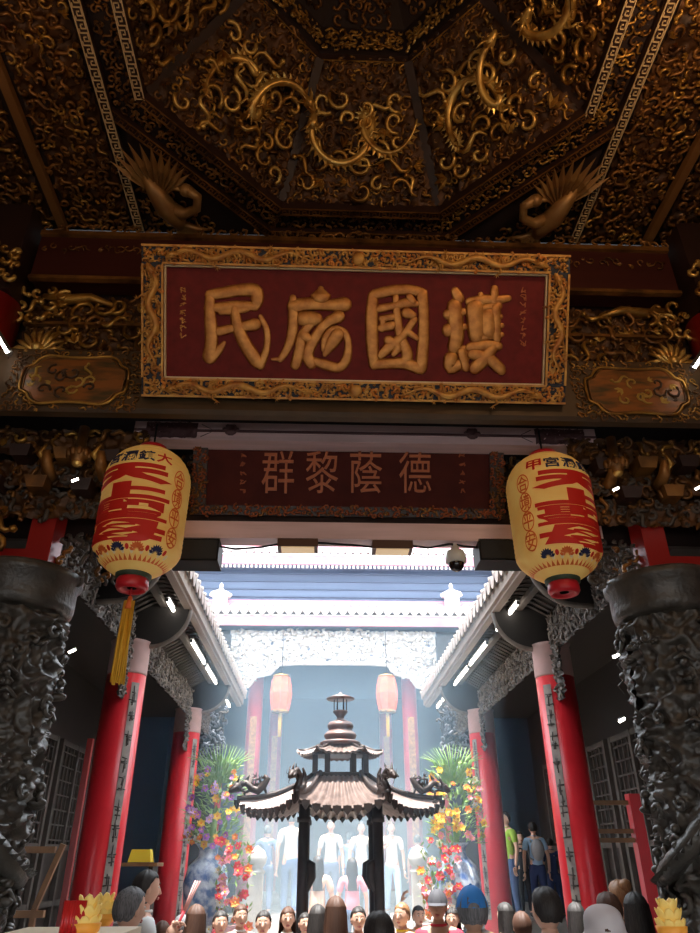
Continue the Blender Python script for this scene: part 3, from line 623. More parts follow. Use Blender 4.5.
for sx, nm, cx in ((-1, 'left', -2.62), (1, 'right', 2.44)):
    bracket_cluster(sx, nm)
    # pendant
    p = at(78 if sx < 0 else 617, 460 if sx < 0 else 470, 4.85)
    mb = MB(); mb.lathe([(.0, -.05), (.03, -.045), (.05, -.02), (.05, .0), (.075, .02), (.09, .05), (.07, .09), (.04, .11), (.04, .3)], GOLDD, 14, p)
    mb.ball((p.x, p.y, p.z-.03), (.045, .045, .03), GOLD2)
    for q in range(10): mb.ball((p.x+cos(q*.628)*.08, p.y+sin(q*.628)*.08, p.z+.05), (.025, .025, .04), GOLDD, 6, 5)
    mb.build('lotus_pendant', None, 'carved lotus pendant with a gold ball hanging over the %s lantern side' % nm, 'pendant', 'lotus pendants under the beam')
    # red posts above the dragon column
    mb = MB(); xi = sx*2.48 if sx < 0 else 2.24
    for x, z0, z1 in (((-2.50, 3.84, 4.36), (-2.72, 3.84, 4.02)) if sx < 0 else ((2.40, 3.84, 4.36), (2.62, 3.84, 4.02))): mb.box((x, 5.25, (z0+z1)/2), (.19 if z1 > 4.1 else .4, .22 if z1 > 4.1 else .19, z1-z0), REDD)
    mb.build('red_top_post', None, 'short dark red post standing on the %s dragon column capital' % nm, 'post')
    # dragon column
    t = thing('dragon_column', 'dark stone column with coiling carved dragon at the %s edge' % nm, 'column', (cx, 5.3, 0))
    mb = MB(); mb.lathe([(.40, .35), (.34, .40), (.335, 3.5), (.36, 3.52)], STONE, 12, (cx, 5.3, 0), smooth=False); mb.build('shaft', t)
    mb = MB(); sheet(mb, None, 2*pi*.35, 3.1, STONE, .085, 6.5, .018, None, sx+4, lambda x, y, h: (cx+cos(x/.35)*(.335+h*.9), 5.3+sin(x/.35)*(.335+h*.9), 1.95+y)); mb.build('rock_relief', t)
    mb = MB(); mb.lathe([(.36, 3.52), (.40, 3.55), (.41, 3.6), (.41, 3.76), (.44, 3.78), (.44, 3.84), (.40, 3.86)], STONE, 32, (cx, 5.3, 0)); mb.build('capital', t)
    mb = MB(); mb.lathe([(.5, 0), (.5, .12), (.44, .18), (.46, .28), (.42, .36)], STONE, 8, (cx, 5.3, 0), smooth=False); mb.build('base', t)
    mb = MB(); P = []; N = 90
    for q in range(N+1):
        u = q/N; a = -sx*(1.2+u*4.4*pi*.75)+(pi if sx > 0 else 0); z = 3.15-u*2.6+.08*sin(u*24)
        rr = .385+.03*sin(u*31); P.append(V((cx+cos(a)*rr, 5.3+sin(a)*rr, z)))
    # body with radial crest
    mb.tube(P, [(.045+.02*sin(pi*min(1, q/N*1.2)))*(1+.10*(q % 2)) for q in range(N+1)], STONE, 9)
    for q in range(2, N-1):
        o = V((P[q].x-cx, P[q].y-5.3, 0)).normalized(); d = (P[q+1]-P[q-1]).normalized(); s = o.cross(d)
        b = P[q]+o*.06; mb.add([b-d*.03, b+d*.03, b+s*.03+d*.01, b+o*.06+s*.03], [(0, 1, 3), (1, 2, 3), (2, 0, 3)], STONE)
    hd = P[0]; o = V((hd.x-cx, hd.y-5.3, 0)).normalized()
    dragon(mb, [hd+o*.03, P[2]+o*.02, P[4]], .055, STONE, nrm=o, legs=())
    mb.build('coiled_dragon', t)
    mb = MB(); R = random.Random(8+sx)
    for q in range(260):   # rock, cloud and figure relief round the shaft
        a = R.uniform(0, 2*pi); z = R.uniform(.45, 3.45) if q % 3 else R.uniform(.45, 1.9); o = V((cos(a), sin(a), 0)); c = V((cx, 5.3, z))+o*.345
        Tq = frame(c, V((-sin(a), cos(a), 0)), (0, 0, 1)); 
        s_ = .09+(.04 if z < 1.9 else 0)
        k = R.random()
        if k < .5:
            a0 = R.uniform(0, 6); sg = R.choice((-1, 1)); P2 = [(s_*.55*(1-.8*u)*cos(a0+sg*u*5.5), s_*.55*(1-.8*u)*sin(a0+sg*u*5.5), .03+.05*u) for u in [w/9 for w in range(10)]]
            mb.tube(P2, [.02]*9+[.012], STONE, 5, Tq)
        elif k < .8: mb.ball((0, 0, .03), (s_*.35, s_*.25, .05), STONE, 7, 5, Tq); mb.ball((s_*.3, s_*.2, .03), (s_*.25, s_*.2, .04), STONE, 7, 5, Tq); mb.ball((-s_*.3, -.1*s_, .03), (s_*.25, s_*.2, .05), STONE, 7, 5, Tq)
        else: mb.ball((0, 0, .05), (.035, .035, .08), STONE, 8, 6, Tq); mb.ball((0, .1, .07), .032, STONE, 8, 6, Tq); mb.tube([(-.06, .03, .06), (0, .06, .08), (.07, .0, .09)], [.015, .02, .012], STONE, 5, Tq)
    mb.build('cloud_and_figure_relief', t)

# --- lanterns
def lantern(px, nm, cxyz, a_main, a_side, tops, label, tassel):
    cx, cy, zt = cxyz; rz = 0
    t = thing('temple_lantern', label, 'lantern', (cx, cy, 3.6), 0, None)
    H0, H1 = 3.68, 4.70
    def rad(z):
        u = (z-H0)/(H1-H0); u = min(1, max(0, u))
        e = .318 if .2 < u < .74 else (.12+.198*sin(pi/2*(u/.2))**.9 if u <= .2 else .12+.198*cos(pi/2*((u-.74)/.26))**.6)
        return e+.014*(u-.5)
    def S(a, z, w=0.): r = rad(z)+w; return V((cx+r*sin(a), cy-r*cos(a), z))
    mb = MB(); N = 60
    mb.lathe([(rad(H0+(H1-H0)*i/N)+.0025*sin(i*pi), H0+(H1-H0)*i/N) for i in range(N+1)], LANT, 56, (cx, cy, 0), cap=True)
    for i in range(2, 27): mb.lathe([(rad(z_ := H0+(H1-H0)*i/28-.003)+.0, z_), (rad(z_)+.0022, z_+.003), (rad(z_+.006), z_+.006)], LANT, 56, (cx, cy, 0), cap=False)
    sh = mb.build('paper_shade', t)
    rows = [(4.365, .155, '天'), (4.222, .135, '上'), (4.075, .150, '聖'), (3.912, .165, '母')]
    for zc, h, ch in rows:
        mb = MB(); put_glyph(mb, ch, lambda u, v, w: S(a_main+u*2.15, zc+v*h, .004+w*.003), LRED, .075 if ch != '聖' else .05, 40); mb.build('red_lettering', sh)
        if ch != '天': 
            mb2 = MB()
    for a, ch, m in tops:
        mb = MB(); put_glyph(mb, ch, lambda u, v, w: S(a+u*.38, 4.515+v*.10, .004+w*.003), m, .02, 8); mb.build('small_lettering', sh)
    for k, ch in enumerate('合境平安'):
        zc = 4.38-k*.155; mb = MB()
        n = 22; vs = [S(a_side+.17*cos(2*pi*q/n)*r_, zc+.08*sin(2*pi*q/n)*r_, .004) for q in range(n) for r_ in (1, .86)]
        mb.add(vs, [(2*q, 2*((q+1) % n), 2*((q+1) % n)+1, 2*q+1) for q in range(n)], LORANGE)
        put_glyph(mb, ch, lambda u, v, w: S(a_side+u*.26, zc+v*.125, .004+w*.003), LORANGE, .006, 6); mb.build('orange_seal_character', sh)
    mb = MB()       # floral band under the big characters
    for q in range(5):
        a0 = a_main-1.0+q*.5
        for k in range(9):
            b = (k-4)*.32; L = .062; w_ = .010
            f = lambda s, o, h=.0045: S(a0+(sin(b)*s*L+cos(b)*o)/.30, 3.775+cos(b)*s*L-sin(b)*o, h)
            mb.add([f(.2, 0), f(.7, w_), f(1, 0), f(.7, -w_)], [(0, 1, 2, 3)], LNAVY if q % 2 == 0 else LORANGE)
        for k in range(3):
            f = lambda s, c: S(a0+.25+(k-1)*.12+.05*cos(c)*s, 3.80+.018*sin(c)*s-.02*abs(k-1), .004); n = 8
            mb.add([f(1, 2*pi*i/n) for i in range(n)], [tuple(range(n))], LCREAM if k != 1 else LRED)
    for q in range(40): f = lambda a, s: S(q*.157+a, 3.742+s, .003); mb.add([f(0, -.012), f(.14, -.012), f(.07, .022)], [(0, 1, 2)], LORANGE)
    mb.build('painted_flower_band', sh)
    mb = MB(); mb.lathe([(.125, 3.66), (.13, 3.70), (.12, 3.74), (.10, 3.74)], mat('lantern green collar', (.05, .07, .04), .5), 32, (cx, cy, 0)); mb.build('green_collar', t)
    mb = MB(); mb.lathe([(.035, 3.60), (.05, 3.585), (.07, 3.60), (.075, 3.58), (.10, 3.575), (.115, 3.60), (.112, 3.65), (.10, 3.67)], LRED2, 36, (cx, cy, 0)); mb.lathe([(.001, 3.592), (.034, 3.592)], BLACK, 16, (cx, cy, 0)); mb.build('red_bottom_ring', t)
    mb = MB(); mb.lathe([(.12, 4.69), (.125, 4.72), (.11, 4.75), (.05, 4.77)], LRED2, 28, (cx, cy, 0)); mb.tube([(cx, cy, 4.74), (cx, cy, 4.98)], .008, BLACK, 6); mb.build('hanging_cap', t)
    if tassel:
        mb = MB(); mb.tube([(cx, cy, 3.60), (cx, cy, 3.50)], .006, LRED2, 5)
        R = random.Random(2)
        for q in range(12):
            x = cx+.0+(q-5.5)*.006; mb.tube([(x, cy+.02*sin(q*2), 3.5), (x+(q-5.5)*.001, cy+.02*sin(q), 3.2), (x+(q-5.5)*.0015, cy+.02*sin(q*3), 2.93+R.uniform(-.01, .01))], [.007, .008, .007], TASSEL, 5)
        mb.tube([(cx, cy, 3.53), (cx, cy, 3.44)], [.015, .03], LORANGE, 8); mb.build('tassel', t)
lantern(0, 'l', (-1.645, 4.83, 4.74), -.25, 1.04, ((-.68, '宮', LNAVY), (-.26, '瀾', LNAVY), (.16, '鎮', LNAVY), (.58, '大', LRED)), 'large yellow temple lantern with red lettering and yellow tassel, left of the name boards', True)
lantern(0, 'r', (1.475, 4.83, 4.74), .38, -.93, ((-.60, '甲', LRED), (-.16, '宮', LNAVY), (.27, '瀾', LNAVY), (.70, '鎮', LNAVY)), 'large yellow temple lantern with red lettering right of the name boards, no tassel', False)

# --- small equipment under the lower beam
for px, nm in ((196, 'left'), (500, 'right')):
    p = at(px, 555, 5.42); t = thing('loudspeaker', 'black box loudspeaker under the beam behind the %s lantern' % nm, 'speaker', p, 0, 'loudspeakers under the beam')
    mb = MB(); mb.box(p, (.40, .24, .19), BLACK); mb.build('cabinet', t)
    mb = MB(); mb.box((p.x, p.y-.123, p.z), (.37, .012, .16), mat('speaker mesh', (.03, .03, .03), .8)); mb.build('grille', t)
    mb = MB(); mb.box((p.x, p.y, p.z+.13), (.05, .05, .08), METAL); mb.build('bracket', t)
for px, py, nm in ((298, 547, 'left'), (392, 549, 'right')):
    p = at(px, py, 5.38); t = thing('floodlight', 'flat rectangular lamp under the lower mauve beam, %s of the two' % nm, 'lamp', p, 0, 'lamps under the lower beam')
    mb = MB(); mb.box((p.x, p.y, p.z+.01), (.33, .16, .07), mat('floodlight housing', (.10, .045, .03), .5)); mb.build('housing', t)
    mb = MB(); mb.box((p.x, p.y-.01, p.z-.03), (.27, .12, .012), TUBEW); mb.build('lens', t)
    mb = MB(); mb.box((p.x, p.y, p.z+.06), (.05, .05, .05), METAL); mb.build('mount', t)
p = at(456, 560, 5.36); t = thing('dome_camera', 'white dome security camera with dark glass under the lower beam', 'camera', p)
mb = MB(); mb.lathe([(.03, .12), (.035, .09), (.07, .075), (.085, .03), (.085, -.02), (.07, -.03)], WHITEP, 20, p); mb.tube([(p.x, p.y, p.z+.1), (p.x, p.y, p.z+.2)], .018, WHITEP); mb.build('housing', t)
mb = MB(); mb.ball((p.x, p.y, p.z-.03), (.066, .066, .07), GLASSD, 16, 10); mb.build('glass_dome', t)
mb = MB(); P = [at(x, y, 5.36) for x, y in ((212, 545), (235, 549), (262, 547), (285, 543), (320, 543), (352, 545), (380, 548), (405, 545), (428, 548), (450, 544), (470, 547), (485, 548))]; mb.tube(P, .009, BLACK, 6)
mb.build('power_cable', None, 'black cable strung between the lamps, camera and loudspeakers', 'cable')
def tube_lamp(P, Q, label, r=.016, m=None, name='fluorescent_tube', grp=None):
    P = V(P); Q = V(Q); t = thing(name, label, 'lamp', (P+Q)/2, 0, grp)
    mb = MB(); mb.tube([P, Q], r, m or TUBE, 8); mb.build('glowing_tube', t)
    d = (Q-P).normalized(); mb = MB(); up_ = V((0, 0, r*2.2)); mb.bar(P-d*.02+up_, Q+d*.02+up_, r*2.6, r*1.6, METAL)
    mb.bar(P-d*.02, P, r*2, r*2.4, METAL); mb.bar(Q, Q+d*.02, r*2, r*2.4, METAL); mb.build('batten', t)
    return t
tube_lamp(at(-6, 329, 4.25), at(9, 354, 4.25), 'bright fluorescent tube cut by the left picture edge beside the painted beam')
tube_lamp(at(693, 369, 4.25), at(706, 350, 4.25), 'bright fluorescent tube cut by the right picture edge beside the painted beam')
for px, py, y, nm in ((75, 480, 4.75, 'under the left bracket cluster'), (616, 489, 4.75, 'under the right bracket cluster'), (698, 488, 4.75, 'at the right picture edge under the brackets'), (72, 651, 8, 'in the left side aisle beside the dragon column'), (616, 656, 8, 'in the right side aisle, upper of two'), (622, 720, 8, 'in the right side aisle, lower of two')):
    p = at(px, py, y); s = .022 if y < 6 else .035
    mb = MB(); mb.tube([p-V((s, 0, s*.5)), p+V((s, 0, s*.5))], s*.42, TUBE, 8); mb.tube([p+V((-s, .02, 0)), p+V((s, .02, s))], s*.5, METAL, 6)
    mb.build('spot_lamp', None, 'small bright spot lamp '+nm, 'lamp')
# --- hall shell
def shell(name, c, d, m):
    mb = MB(); mb.box(c, d, m); return mb.build(name, kind='structure')
shell('floor', (0, 7, -.05), (12, 26, .1), PAVE)
shell('wall_left', (-4.0, 1.3, 3.6), (.15, 8.4, 7.2), LACQ); shell('wall_right', (4.0, 1.3, 3.6), (.15, 8.4, 7.2), LACQ); shell('wall_back', (0, -3.0, 4.85), (8.2, .15, 4.7), LACQ); shell('floor', (0, -9, -.05), (20, 12, .1), PAVE)
mb = MB(); mb.add([(-5.6, 4.75, 9.2), (5.6, 4.75, 9.2), (5.6, 6.3, 5.35), (-5.6, 6.3, 5.35), (-5.6, 4.75, 9.3), (5.6, 4.75, 9.3), (5.6, 6.35, 5.45), (-5.6, 6.35, 5.45)], [(0, 1, 2, 3), (7, 6, 5, 4), (0, 4, 5, 1), (2, 6, 7, 3), (1, 5, 6, 2), (3, 7, 4, 0)], DARK); mb.build('ceiling', kind='structure')
mb = MB(); mb.box((-4.9, 5.55, 5.2), (1.8, .08, 4.0), DARK); mb.box((4.9, 5.55, 5.2), (1.8, .08, 4.0), DARK); mb.box((3.66, 4.86, 7.2), (.5, .08, 4.0), DARK); mb.box((-3.66, 4.86, 7.2), (.5, .08, 4.0), DARK); mb.build('wall_front', kind='structure')
# ================================================================== COURTYARD
def tile_row(mb, p, q, n, m, r=.05, up_=V((0, 0, 1)), drop=.07, back=None, L=.9):
    """round tile ends with hanging drip tiles from p to q; tile rolls run back along 'back'"""
    p = V(p); q = V(q); d = (q-p)/n; dn = d.normalized(); w = d.length/2
    for i in range(n):
        c = p+d*(i+.5)
        if back is not None: mb.tube([c-back*.01, c+back*L], r, m, 7, flat=1)
        # drip tile: hanging pointed tongue between the rolls
        e = p+d*i; T = frame(e, dn, up_); th = .012
        poly = [(-w*.95, 0), (-w*.8, -drop*.45), (-w*.4, -drop*.85), (0, -drop), (w*.4, -drop*.85), (w*.8, -drop*.45), (w*.95, 0)]
        mb.prism(poly, -th, th, m, T)

for sx, nm in ((-1, 'left'), (1, 'right')):
    rf = thing('side_gallery_roof', 'tiled eave roof of the gallery along the %s side of the courtyard' % nm, 'roof', (sx*2.05, 11.3, 4.9))
    Y0g, Y1g = 6.3, 16.5
    mb = MB(); sl = V((sx*1, 0, .42)).normalized()
    a = V((sx*2.02, 0, 5.17)); b = V((sx*5.5, 0, 5.17+3.48*.42))
    mb.add([(a.x, Y0g, a.z), (a.x, Y1g, a.z), (b.x, Y1g, b.z), (b.x, Y0g, b.z), (a.x, Y0g, a.z-.05), (a.x, Y1g, a.z-.05), (b.x, Y1g, b.z-.05), (b.x, Y0g, b.z-.05)], [(0, 1, 2, 3), (7, 6, 5, 4), (0, 4, 5, 1), (1, 5, 6, 2), (2, 6, 7, 3), (3, 7, 4, 0)], GREYDARK); mb.build('roof_deck', rf)
    mb = MB(); tile_row(mb, (sx*1.99, Y0g, 5.2), (sx*1.99, Y1g, 5.2), 40, TILE, .06, V((0, 0, 1)), .16, sl, 1.6); mb.build('roof_tiles', rf)
    mb = MB(); mb.box((sx*2.07, 11.4, 5.04), (.05, 10.2, .16), FASCIA); mb.box((sx*2.14, 11.4, 4.95), (.1, 10.2, .06), FASCIA); mb.build('eave_board', rf)
    mb = MB(); mb.box((sx*2.47, 11.4, 4.975), (.09, 10.2, .07), GREYDARK); mb.build('purlin', rf)
    mb = MB(); n = 64
    for i in range(n):
        y = Y0g+.1+(Y1g-Y0g-.2)*i/(n-1)
        mb.tube([(sx*2.15, y, 4.99), (sx*2.35, y, 5.03), (sx*2.6, y, 5.0), (sx*2.85, y, 4.86)], .022, GREYDARK, 4, smooth=False)
    mb.add([(sx*2.1, Y0g, 5.04), (sx*2.1, Y1g, 5.04), (sx*2.5, Y1g, 5.07), (sx*2.5, Y0g, 5.07), (sx*2.95, Y1g, 4.9), (sx*2.95, Y0g, 4.9)], [(0, 1, 2, 3), (3, 2, 4, 5)], DARK); mb.build('curved_rafters', rf)
    for y in (7.6, 9.5, 14.3):
        mb = MB(); P = []
        for q in range(13):
            a_ = q/12*pi/2; P.append((2.12+.50*(1-cos(a_)), 4.93-.50*sin(a_)))
        P.append((2.86, 4.41)); poly = [(2.12, 5.04)]+P+[(2.86, 5.04)]
        T = Matrix(((sx, 0, 0, 0), (0, 0, -1, y), (0, 1, 0, 0), (0, 0, 0, 1)))
        mb.prism(poly, -.045, .045, mat('black timber board', (.014, .011, .010), .8), T); bd = mb.build('arched_board', rf)
        mb = MB(); mb.tube([T @ V((x, z-.01, -.0)) for x, z in P], .042, GREYWOOD, 8); mb.build('arch_moulding', bd)
    # columns
    for y, k in ((9.5, 'near'), (14.3, 'far')):
        cx = sx*2.85 + (.0 if sx < 0 else 0)
        t = thing('red_column', '%s red lacquered column of the %s gallery with a couplet strip' % (k, nm), 'column', (cx, y, 0), 0)
        mb = MB(); mb.lathe([(.25, .34), (.255, 1.5), (.25, 4.02)], RED, 36, (cx, y, 0)); mb.build('shaft', t)
        mb = MB(); mb.lathe([(.252, 4.02), (.255, 4.05), (.252, 4.42), (.27, 4.46)], mat('pink grey column head', (.42, .24, .22), .5, 0, noise=(.3, .2, .18), scale=5), 36, (cx, y, 0)); mb.build('column_head', t)
        mb = MB(); mb.lathe([(.36, .9 if y > 15 else 0), (.36, .1), (.28, .14), (.33, .22), (.31, .31), (.24, .36)], STONE2, 28, (cx, y, 0)); mb.build('stone_base', t)
        ac = atan2(-.72, -sx*.70) if k == 'near' else atan2(-.62, -sx*.78); mb = MB()
        def sf(u, z, w): a_ = ac+u; r = .253+w; return V((cx+cos(a_)*r, y+sin(a_)*r, z))
        mb.grid(lambda u, v: sf((u-.5)*.42, 1.0+v*2.9, .008), 6, 2, COUPLET, True)
        st = mb.build('couplet_strip', t); R = random.Random(int(y)+sx)
        for q in range(11):
            z = 3.72-q*.255; mb = MB()
            for j in range(6):
                u0, z0 = R.uniform(-.06, .06), z+R.uniform(-.08, .08); du, dz = (R.uniform(.10, .2), R.uniform(-.006, .006)) if j % 2 else (R.uniform(-.03, .03), R.uniform(.04, .07))
                mb.tube([sf(u0-du, z0-dz, .012), sf(u0, z0, .012), sf(u0+du, z0+dz, .012)], .007, DARKMARK, 4)
            mb.build('couplet_character', st)
    # longitudinal carved beams and brackets
    def zfloor(y): return 0
    for y0, y1, k in ((5.75, 9.27, 'near'), (9.73, 14.07, 'middle'), (14.53, 16.5, 'far')):
        x = sx*2.87; yc = (y0+y1)/2; L = y1-y0
        t = thing('carved_beam', 'smoke-grey carved beam, %s stretch of the %s gallery' % (k, nm), 'beam', (x, yc, 4.3))
        mb = MB(); mb.box((x, yc, 4.66), (.16, L, .22), GREYDARK); mb.box((x, yc, 4.46), (.05, L, .2), BACK); mb.build('beam_body', t)
        T = frame((x-sx*.05, yc, 4.55), (0, -sx, 0), (0, 0, 1)); 
        if T.col[2].x*sx > 0: T = frame((x-sx*.05, yc, 4.55), (0, sx, 0), (0, 0, 1))
        mb = MB(); sheet(mb, T, L, .5, GREYDARK, .05, 8, .025, None, sx); scrolls(mb, T, L, .46, GREYWOOD, .085, 11+sx+int(y0), .013, .07, None, GREYDARK, 4, 8); mb.build('relief_frieze', t)
        for e, yy in ((1, y0), (-1, y1)):     # hanging spandrels at both ends
            if L < 2.5 and e < 0: continue
            mb = MB(); ln = min(1.5, L*.42)
            T2_ = T @ Matrix.Translation(T.inverted() @ V((x-sx*.05, yy+e*ln/2, 4.1)))
            sg = 1 if (T2_.to_3x3() @ V((1, 0, 0))).y*e > 0 else -1
            poly = [(-sg*ln/2, .3), (-sg*ln/2, -.42), (-sg*ln*.36, -.38), (-sg*ln*.22, -.12), (sg*ln*.1, .05), (sg*ln/2, .22), (sg*ln/2, .3)]
            msk_ = lambda u, v: v > -.42+(.6 if (u*sg+ln/2) > ln*.18 else 0)+.45*max(0, ((u*sg+ln/2)/ln-.18)) and v < .3
            sheet(mb, T2_, ln, .84, GREYDARK, .06, 9, .02, msk_, sx+int(yy))
            scrolls(mb, T2_, ln, .8, GREYWOOD, .08, 31+sx+int(yy), .014, .08, lambda u, v: v > -.42+(.6 if (u*sg+ln/2) > ln*.18 else 0)+.45*max(0, ((u*sg+ln/2)/ln-.18)) and v < .3, GREYDARK, 4, 8)
            mb.build('spandrel_carving', t)
    # dark upper boards above the beams
    mb = MB(); mb.box((sx*2.93, 11.1, 4.85), (.06, 10.6, .2), DARK); mb.build('gallery_board', None, 'dark board closing the %s gallery above its carved beams' % nm, 'board')
    for i, (ya, yb) in enumerate(((9.0, 10.25), (11.0, 12.4), (12.6, 14.0), (14.4, 15.6), (15.75, 16.35))):
        tube_lamp((sx*2.335, ya, 4.9), (sx*2.335, yb, 4.9), '%s fluorescent tube under the %s gallery eave' % (('nearest', 'second', 'third', 'fourth', 'farthest')[i], nm), .022, grp=None)
    # aisle behind: wall, posts, rails
    mb = MB(); mb.box((sx*4.75, 11.2, 2.5), (.15, 12.6, 5), DARK); mb.build('wall_'+nm, kind='structure')
    mb = MB(); mb.box((sx*3.9, 11.2, 4.9), (1.9, 12.6, .08), DARK); mb.build('ceiling', kind='structure')
    mb = MB()
    for y in (8.2, 10.0, 11.8, 13.6, 15.4):
        pass
    for i, y in enumerate((7.6, 9.6, 11.6, 13.6, 15.6)):
        t = thing('lattice_door', 'dark timber lattice door in the %s aisle wall, %s the front hall' % (nm, ('nearest to', 'second from', 'third from', 'fourth from', 'farthest from')[i]), 'door', (sx*4.62, y, 0))
        mb = MB(); 
        for yy in (y-.85, y, y+.85): mb.box((sx*4.63, yy, 2.0), (.07, .09, 3.4), GREYDARK)
        for z in (.4, 1.3, 2.1, 3.65): mb.box((sx*4.63, y, z), (.06, 1.7, .08), GREYDARK)
        mb.build('door_frame', t)
        mb = MB()
        for q in range(9):
            yy = y-.75+q*.19; mb.box((sx*4.64, yy, 2.87), (.03, .025, 1.5), GREYDARK)
        for q in range(7): mb.box((sx*4.64, y, 2.2+q*.22), (.03, 1.6, .025), GREYDARK)
        mb.build('lattice', t)
t = thing('wooden_rail_stand', 'oiled wooden rail stand between columns in the right aisle', 'stand', (3.33, 9.7, 0))
for z in (2.52, 2.2, 2.1): 
    mb = MB(); mb.bar((2.98, 9.7, z), (3.62, 9.7, z), .07, .05, RAILWOOD); mb.build('rail', t)
for x, h in ((3.02, 2.55), (3.35, 2.2)):
    mb = MB(); mb.bar((x, 9.7, 0), (x, 9.7, h), .05, .05, GREYDARK if x > 3.1 else RAILWOOD); mb.build('upright', t)
mb = MB(); mb.bar((3.70, 9.7, 0), (3.70, 9.7, 2.62), .14, .14, RED); mb.build('red_post', t)
t = thing('wooden_rail_stand', 'dull brown wooden frame with slanted brace in the left aisle', 'stand', (-3.3, 8.2, 0))
for z in (2.0, 1.45): 
    mb = MB(); mb.bar((-3.55, 8.2, z), (-2.95, 8.2, z), .06, .06, RAILWOOD); mb.build('rail', t)
for a, b in (((-3.5, 8.2, 0), (-3.5, 8.2, 2.3)), ((-3.05, 8.2, 0), (-3.05, 8.2, 1.5)), ((-3.05, 8.2, 1.5), (-2.88, 8.2, 2.05))):
    mb = MB(); mb.bar(a, b, .05, .05, RAILWOOD, V((0, 1, 0))); mb.build('upright', t)
mb = MB(); mb.bar((-3.3, 9.9, 0), (-3.3, 9.9, 3.3), .07, .07, REDD); mb.build('dark_red_post', None, 'dark red square post behind the near left column', 'post')
# offering shelf with a yellow wrapped packet in left aisle
t = thing('offering_shelf', 'dark wooden shelf between the two left gallery columns', 'shelf', (-3.25, 12.4, 0))
mb = MB(); mb.box((-3.25, 12.4, 1.85), (1.1, .5, .05), RAILWOOD); mb.build('shelf_top', t)
for x in (-3.7, -2.8):
    mb = MB(); mb.box((x, 12.4, .92), (.06, .4, 1.83), DARK); mb.build('shelf_side', t)
mb = MB(); mb.box((-2.98, 12.3, 1.965), (.34, .25, .17), mat('yellow cloth', (.8, .55, .03), .6), taper=.8); mb.build('yellow_packet', None, 'yellow wrapped packet on the dark shelf in the left aisle', 'packet')

# ---------------------------------------------------------------- incense burner pavilion
BX, BY = -.02, 10.0
bn = thing('incense_burner_pavilion', 'dark bronze incense burner with hexagonal tiled roof, dragons and gourd finial', 'incense burner', (BX, BY, 0))
def B(x, y, z): return V((BX+x, BY+y, z))
for x, y in ((-.45, -.42), (.45, -.42), (-.45, .42), (.45, .42)):
    mb = MB(); mb.tube([B(x, y, .55), B(x, y, 2.5)], .065, IRON, 8); mb.tube([B(x, y, 2.3), B(x, y, 2.36)], .085, IRON, 8); po = mb.build('post', bn)
    mb = MB(); s = -1 if x > 0 else 1; mb.tube([B(x+s*.04, y, 1.58), B(x+s*.10, y, 1.72), B(x+s*.09, y, 1.84), B(x+s*.03, y, 1.88)], [.035, .055, .06, .04], IRON, 8); mb.build('post_bracket', po)
mb = MB(); mb.lathe([(.3, .35), (.52, .45), (.62, .7), (.64, .95), (.58, 1.0), (.66, 1.05), (.66, 1.1), (.56, 1.1), (.54, 1.0)], IRON, 36, B(0, 0, 0)); mb.build('censer_bowl', bn)
for k in range(3):
    a = k*2*pi/3+pi/2; mb = MB(); mb.tube([B(cos(a)*.4, sin(a)*.4, .5), B(cos(a)*.55, sin(a)*.55, .3), B(cos(a)*.5, sin(a)*.5, .0)], [.12, .09, .07], IRON, 8); mb.build('bowl_foot', bn)
cor = [V((-.54, -.98)), V((.54, -.98)), V((1.30, 0)), V((.54, .98)), V((-.54, .98)), V((-1.30, 0))]
top = [c*.27 for c in cor]; top = [V((-.26, -.2)), V((.26, -.2)), V((.34, 0)), V((.26, .2)), V((-.26, .2)), V((-.34, 0))]
def roof_pt(k, u, v):
    A, Bc = cor[k], cor[(k+1) % 6]; a, b = top[k], top[(k+1) % 6]
    e = A.lerp(Bc, u); t_ = a.lerp(b, u); fl = (abs(2*u-1))**3
    lift = .13*fl*(1-v)**2; out = 1+.02*fl*(1-v)
    p = e.lerp(t_, v); z = 2.44+lift+(.42)*(v**.8*.35+v*v*.65)
    return p.x*out, p.y*out, z
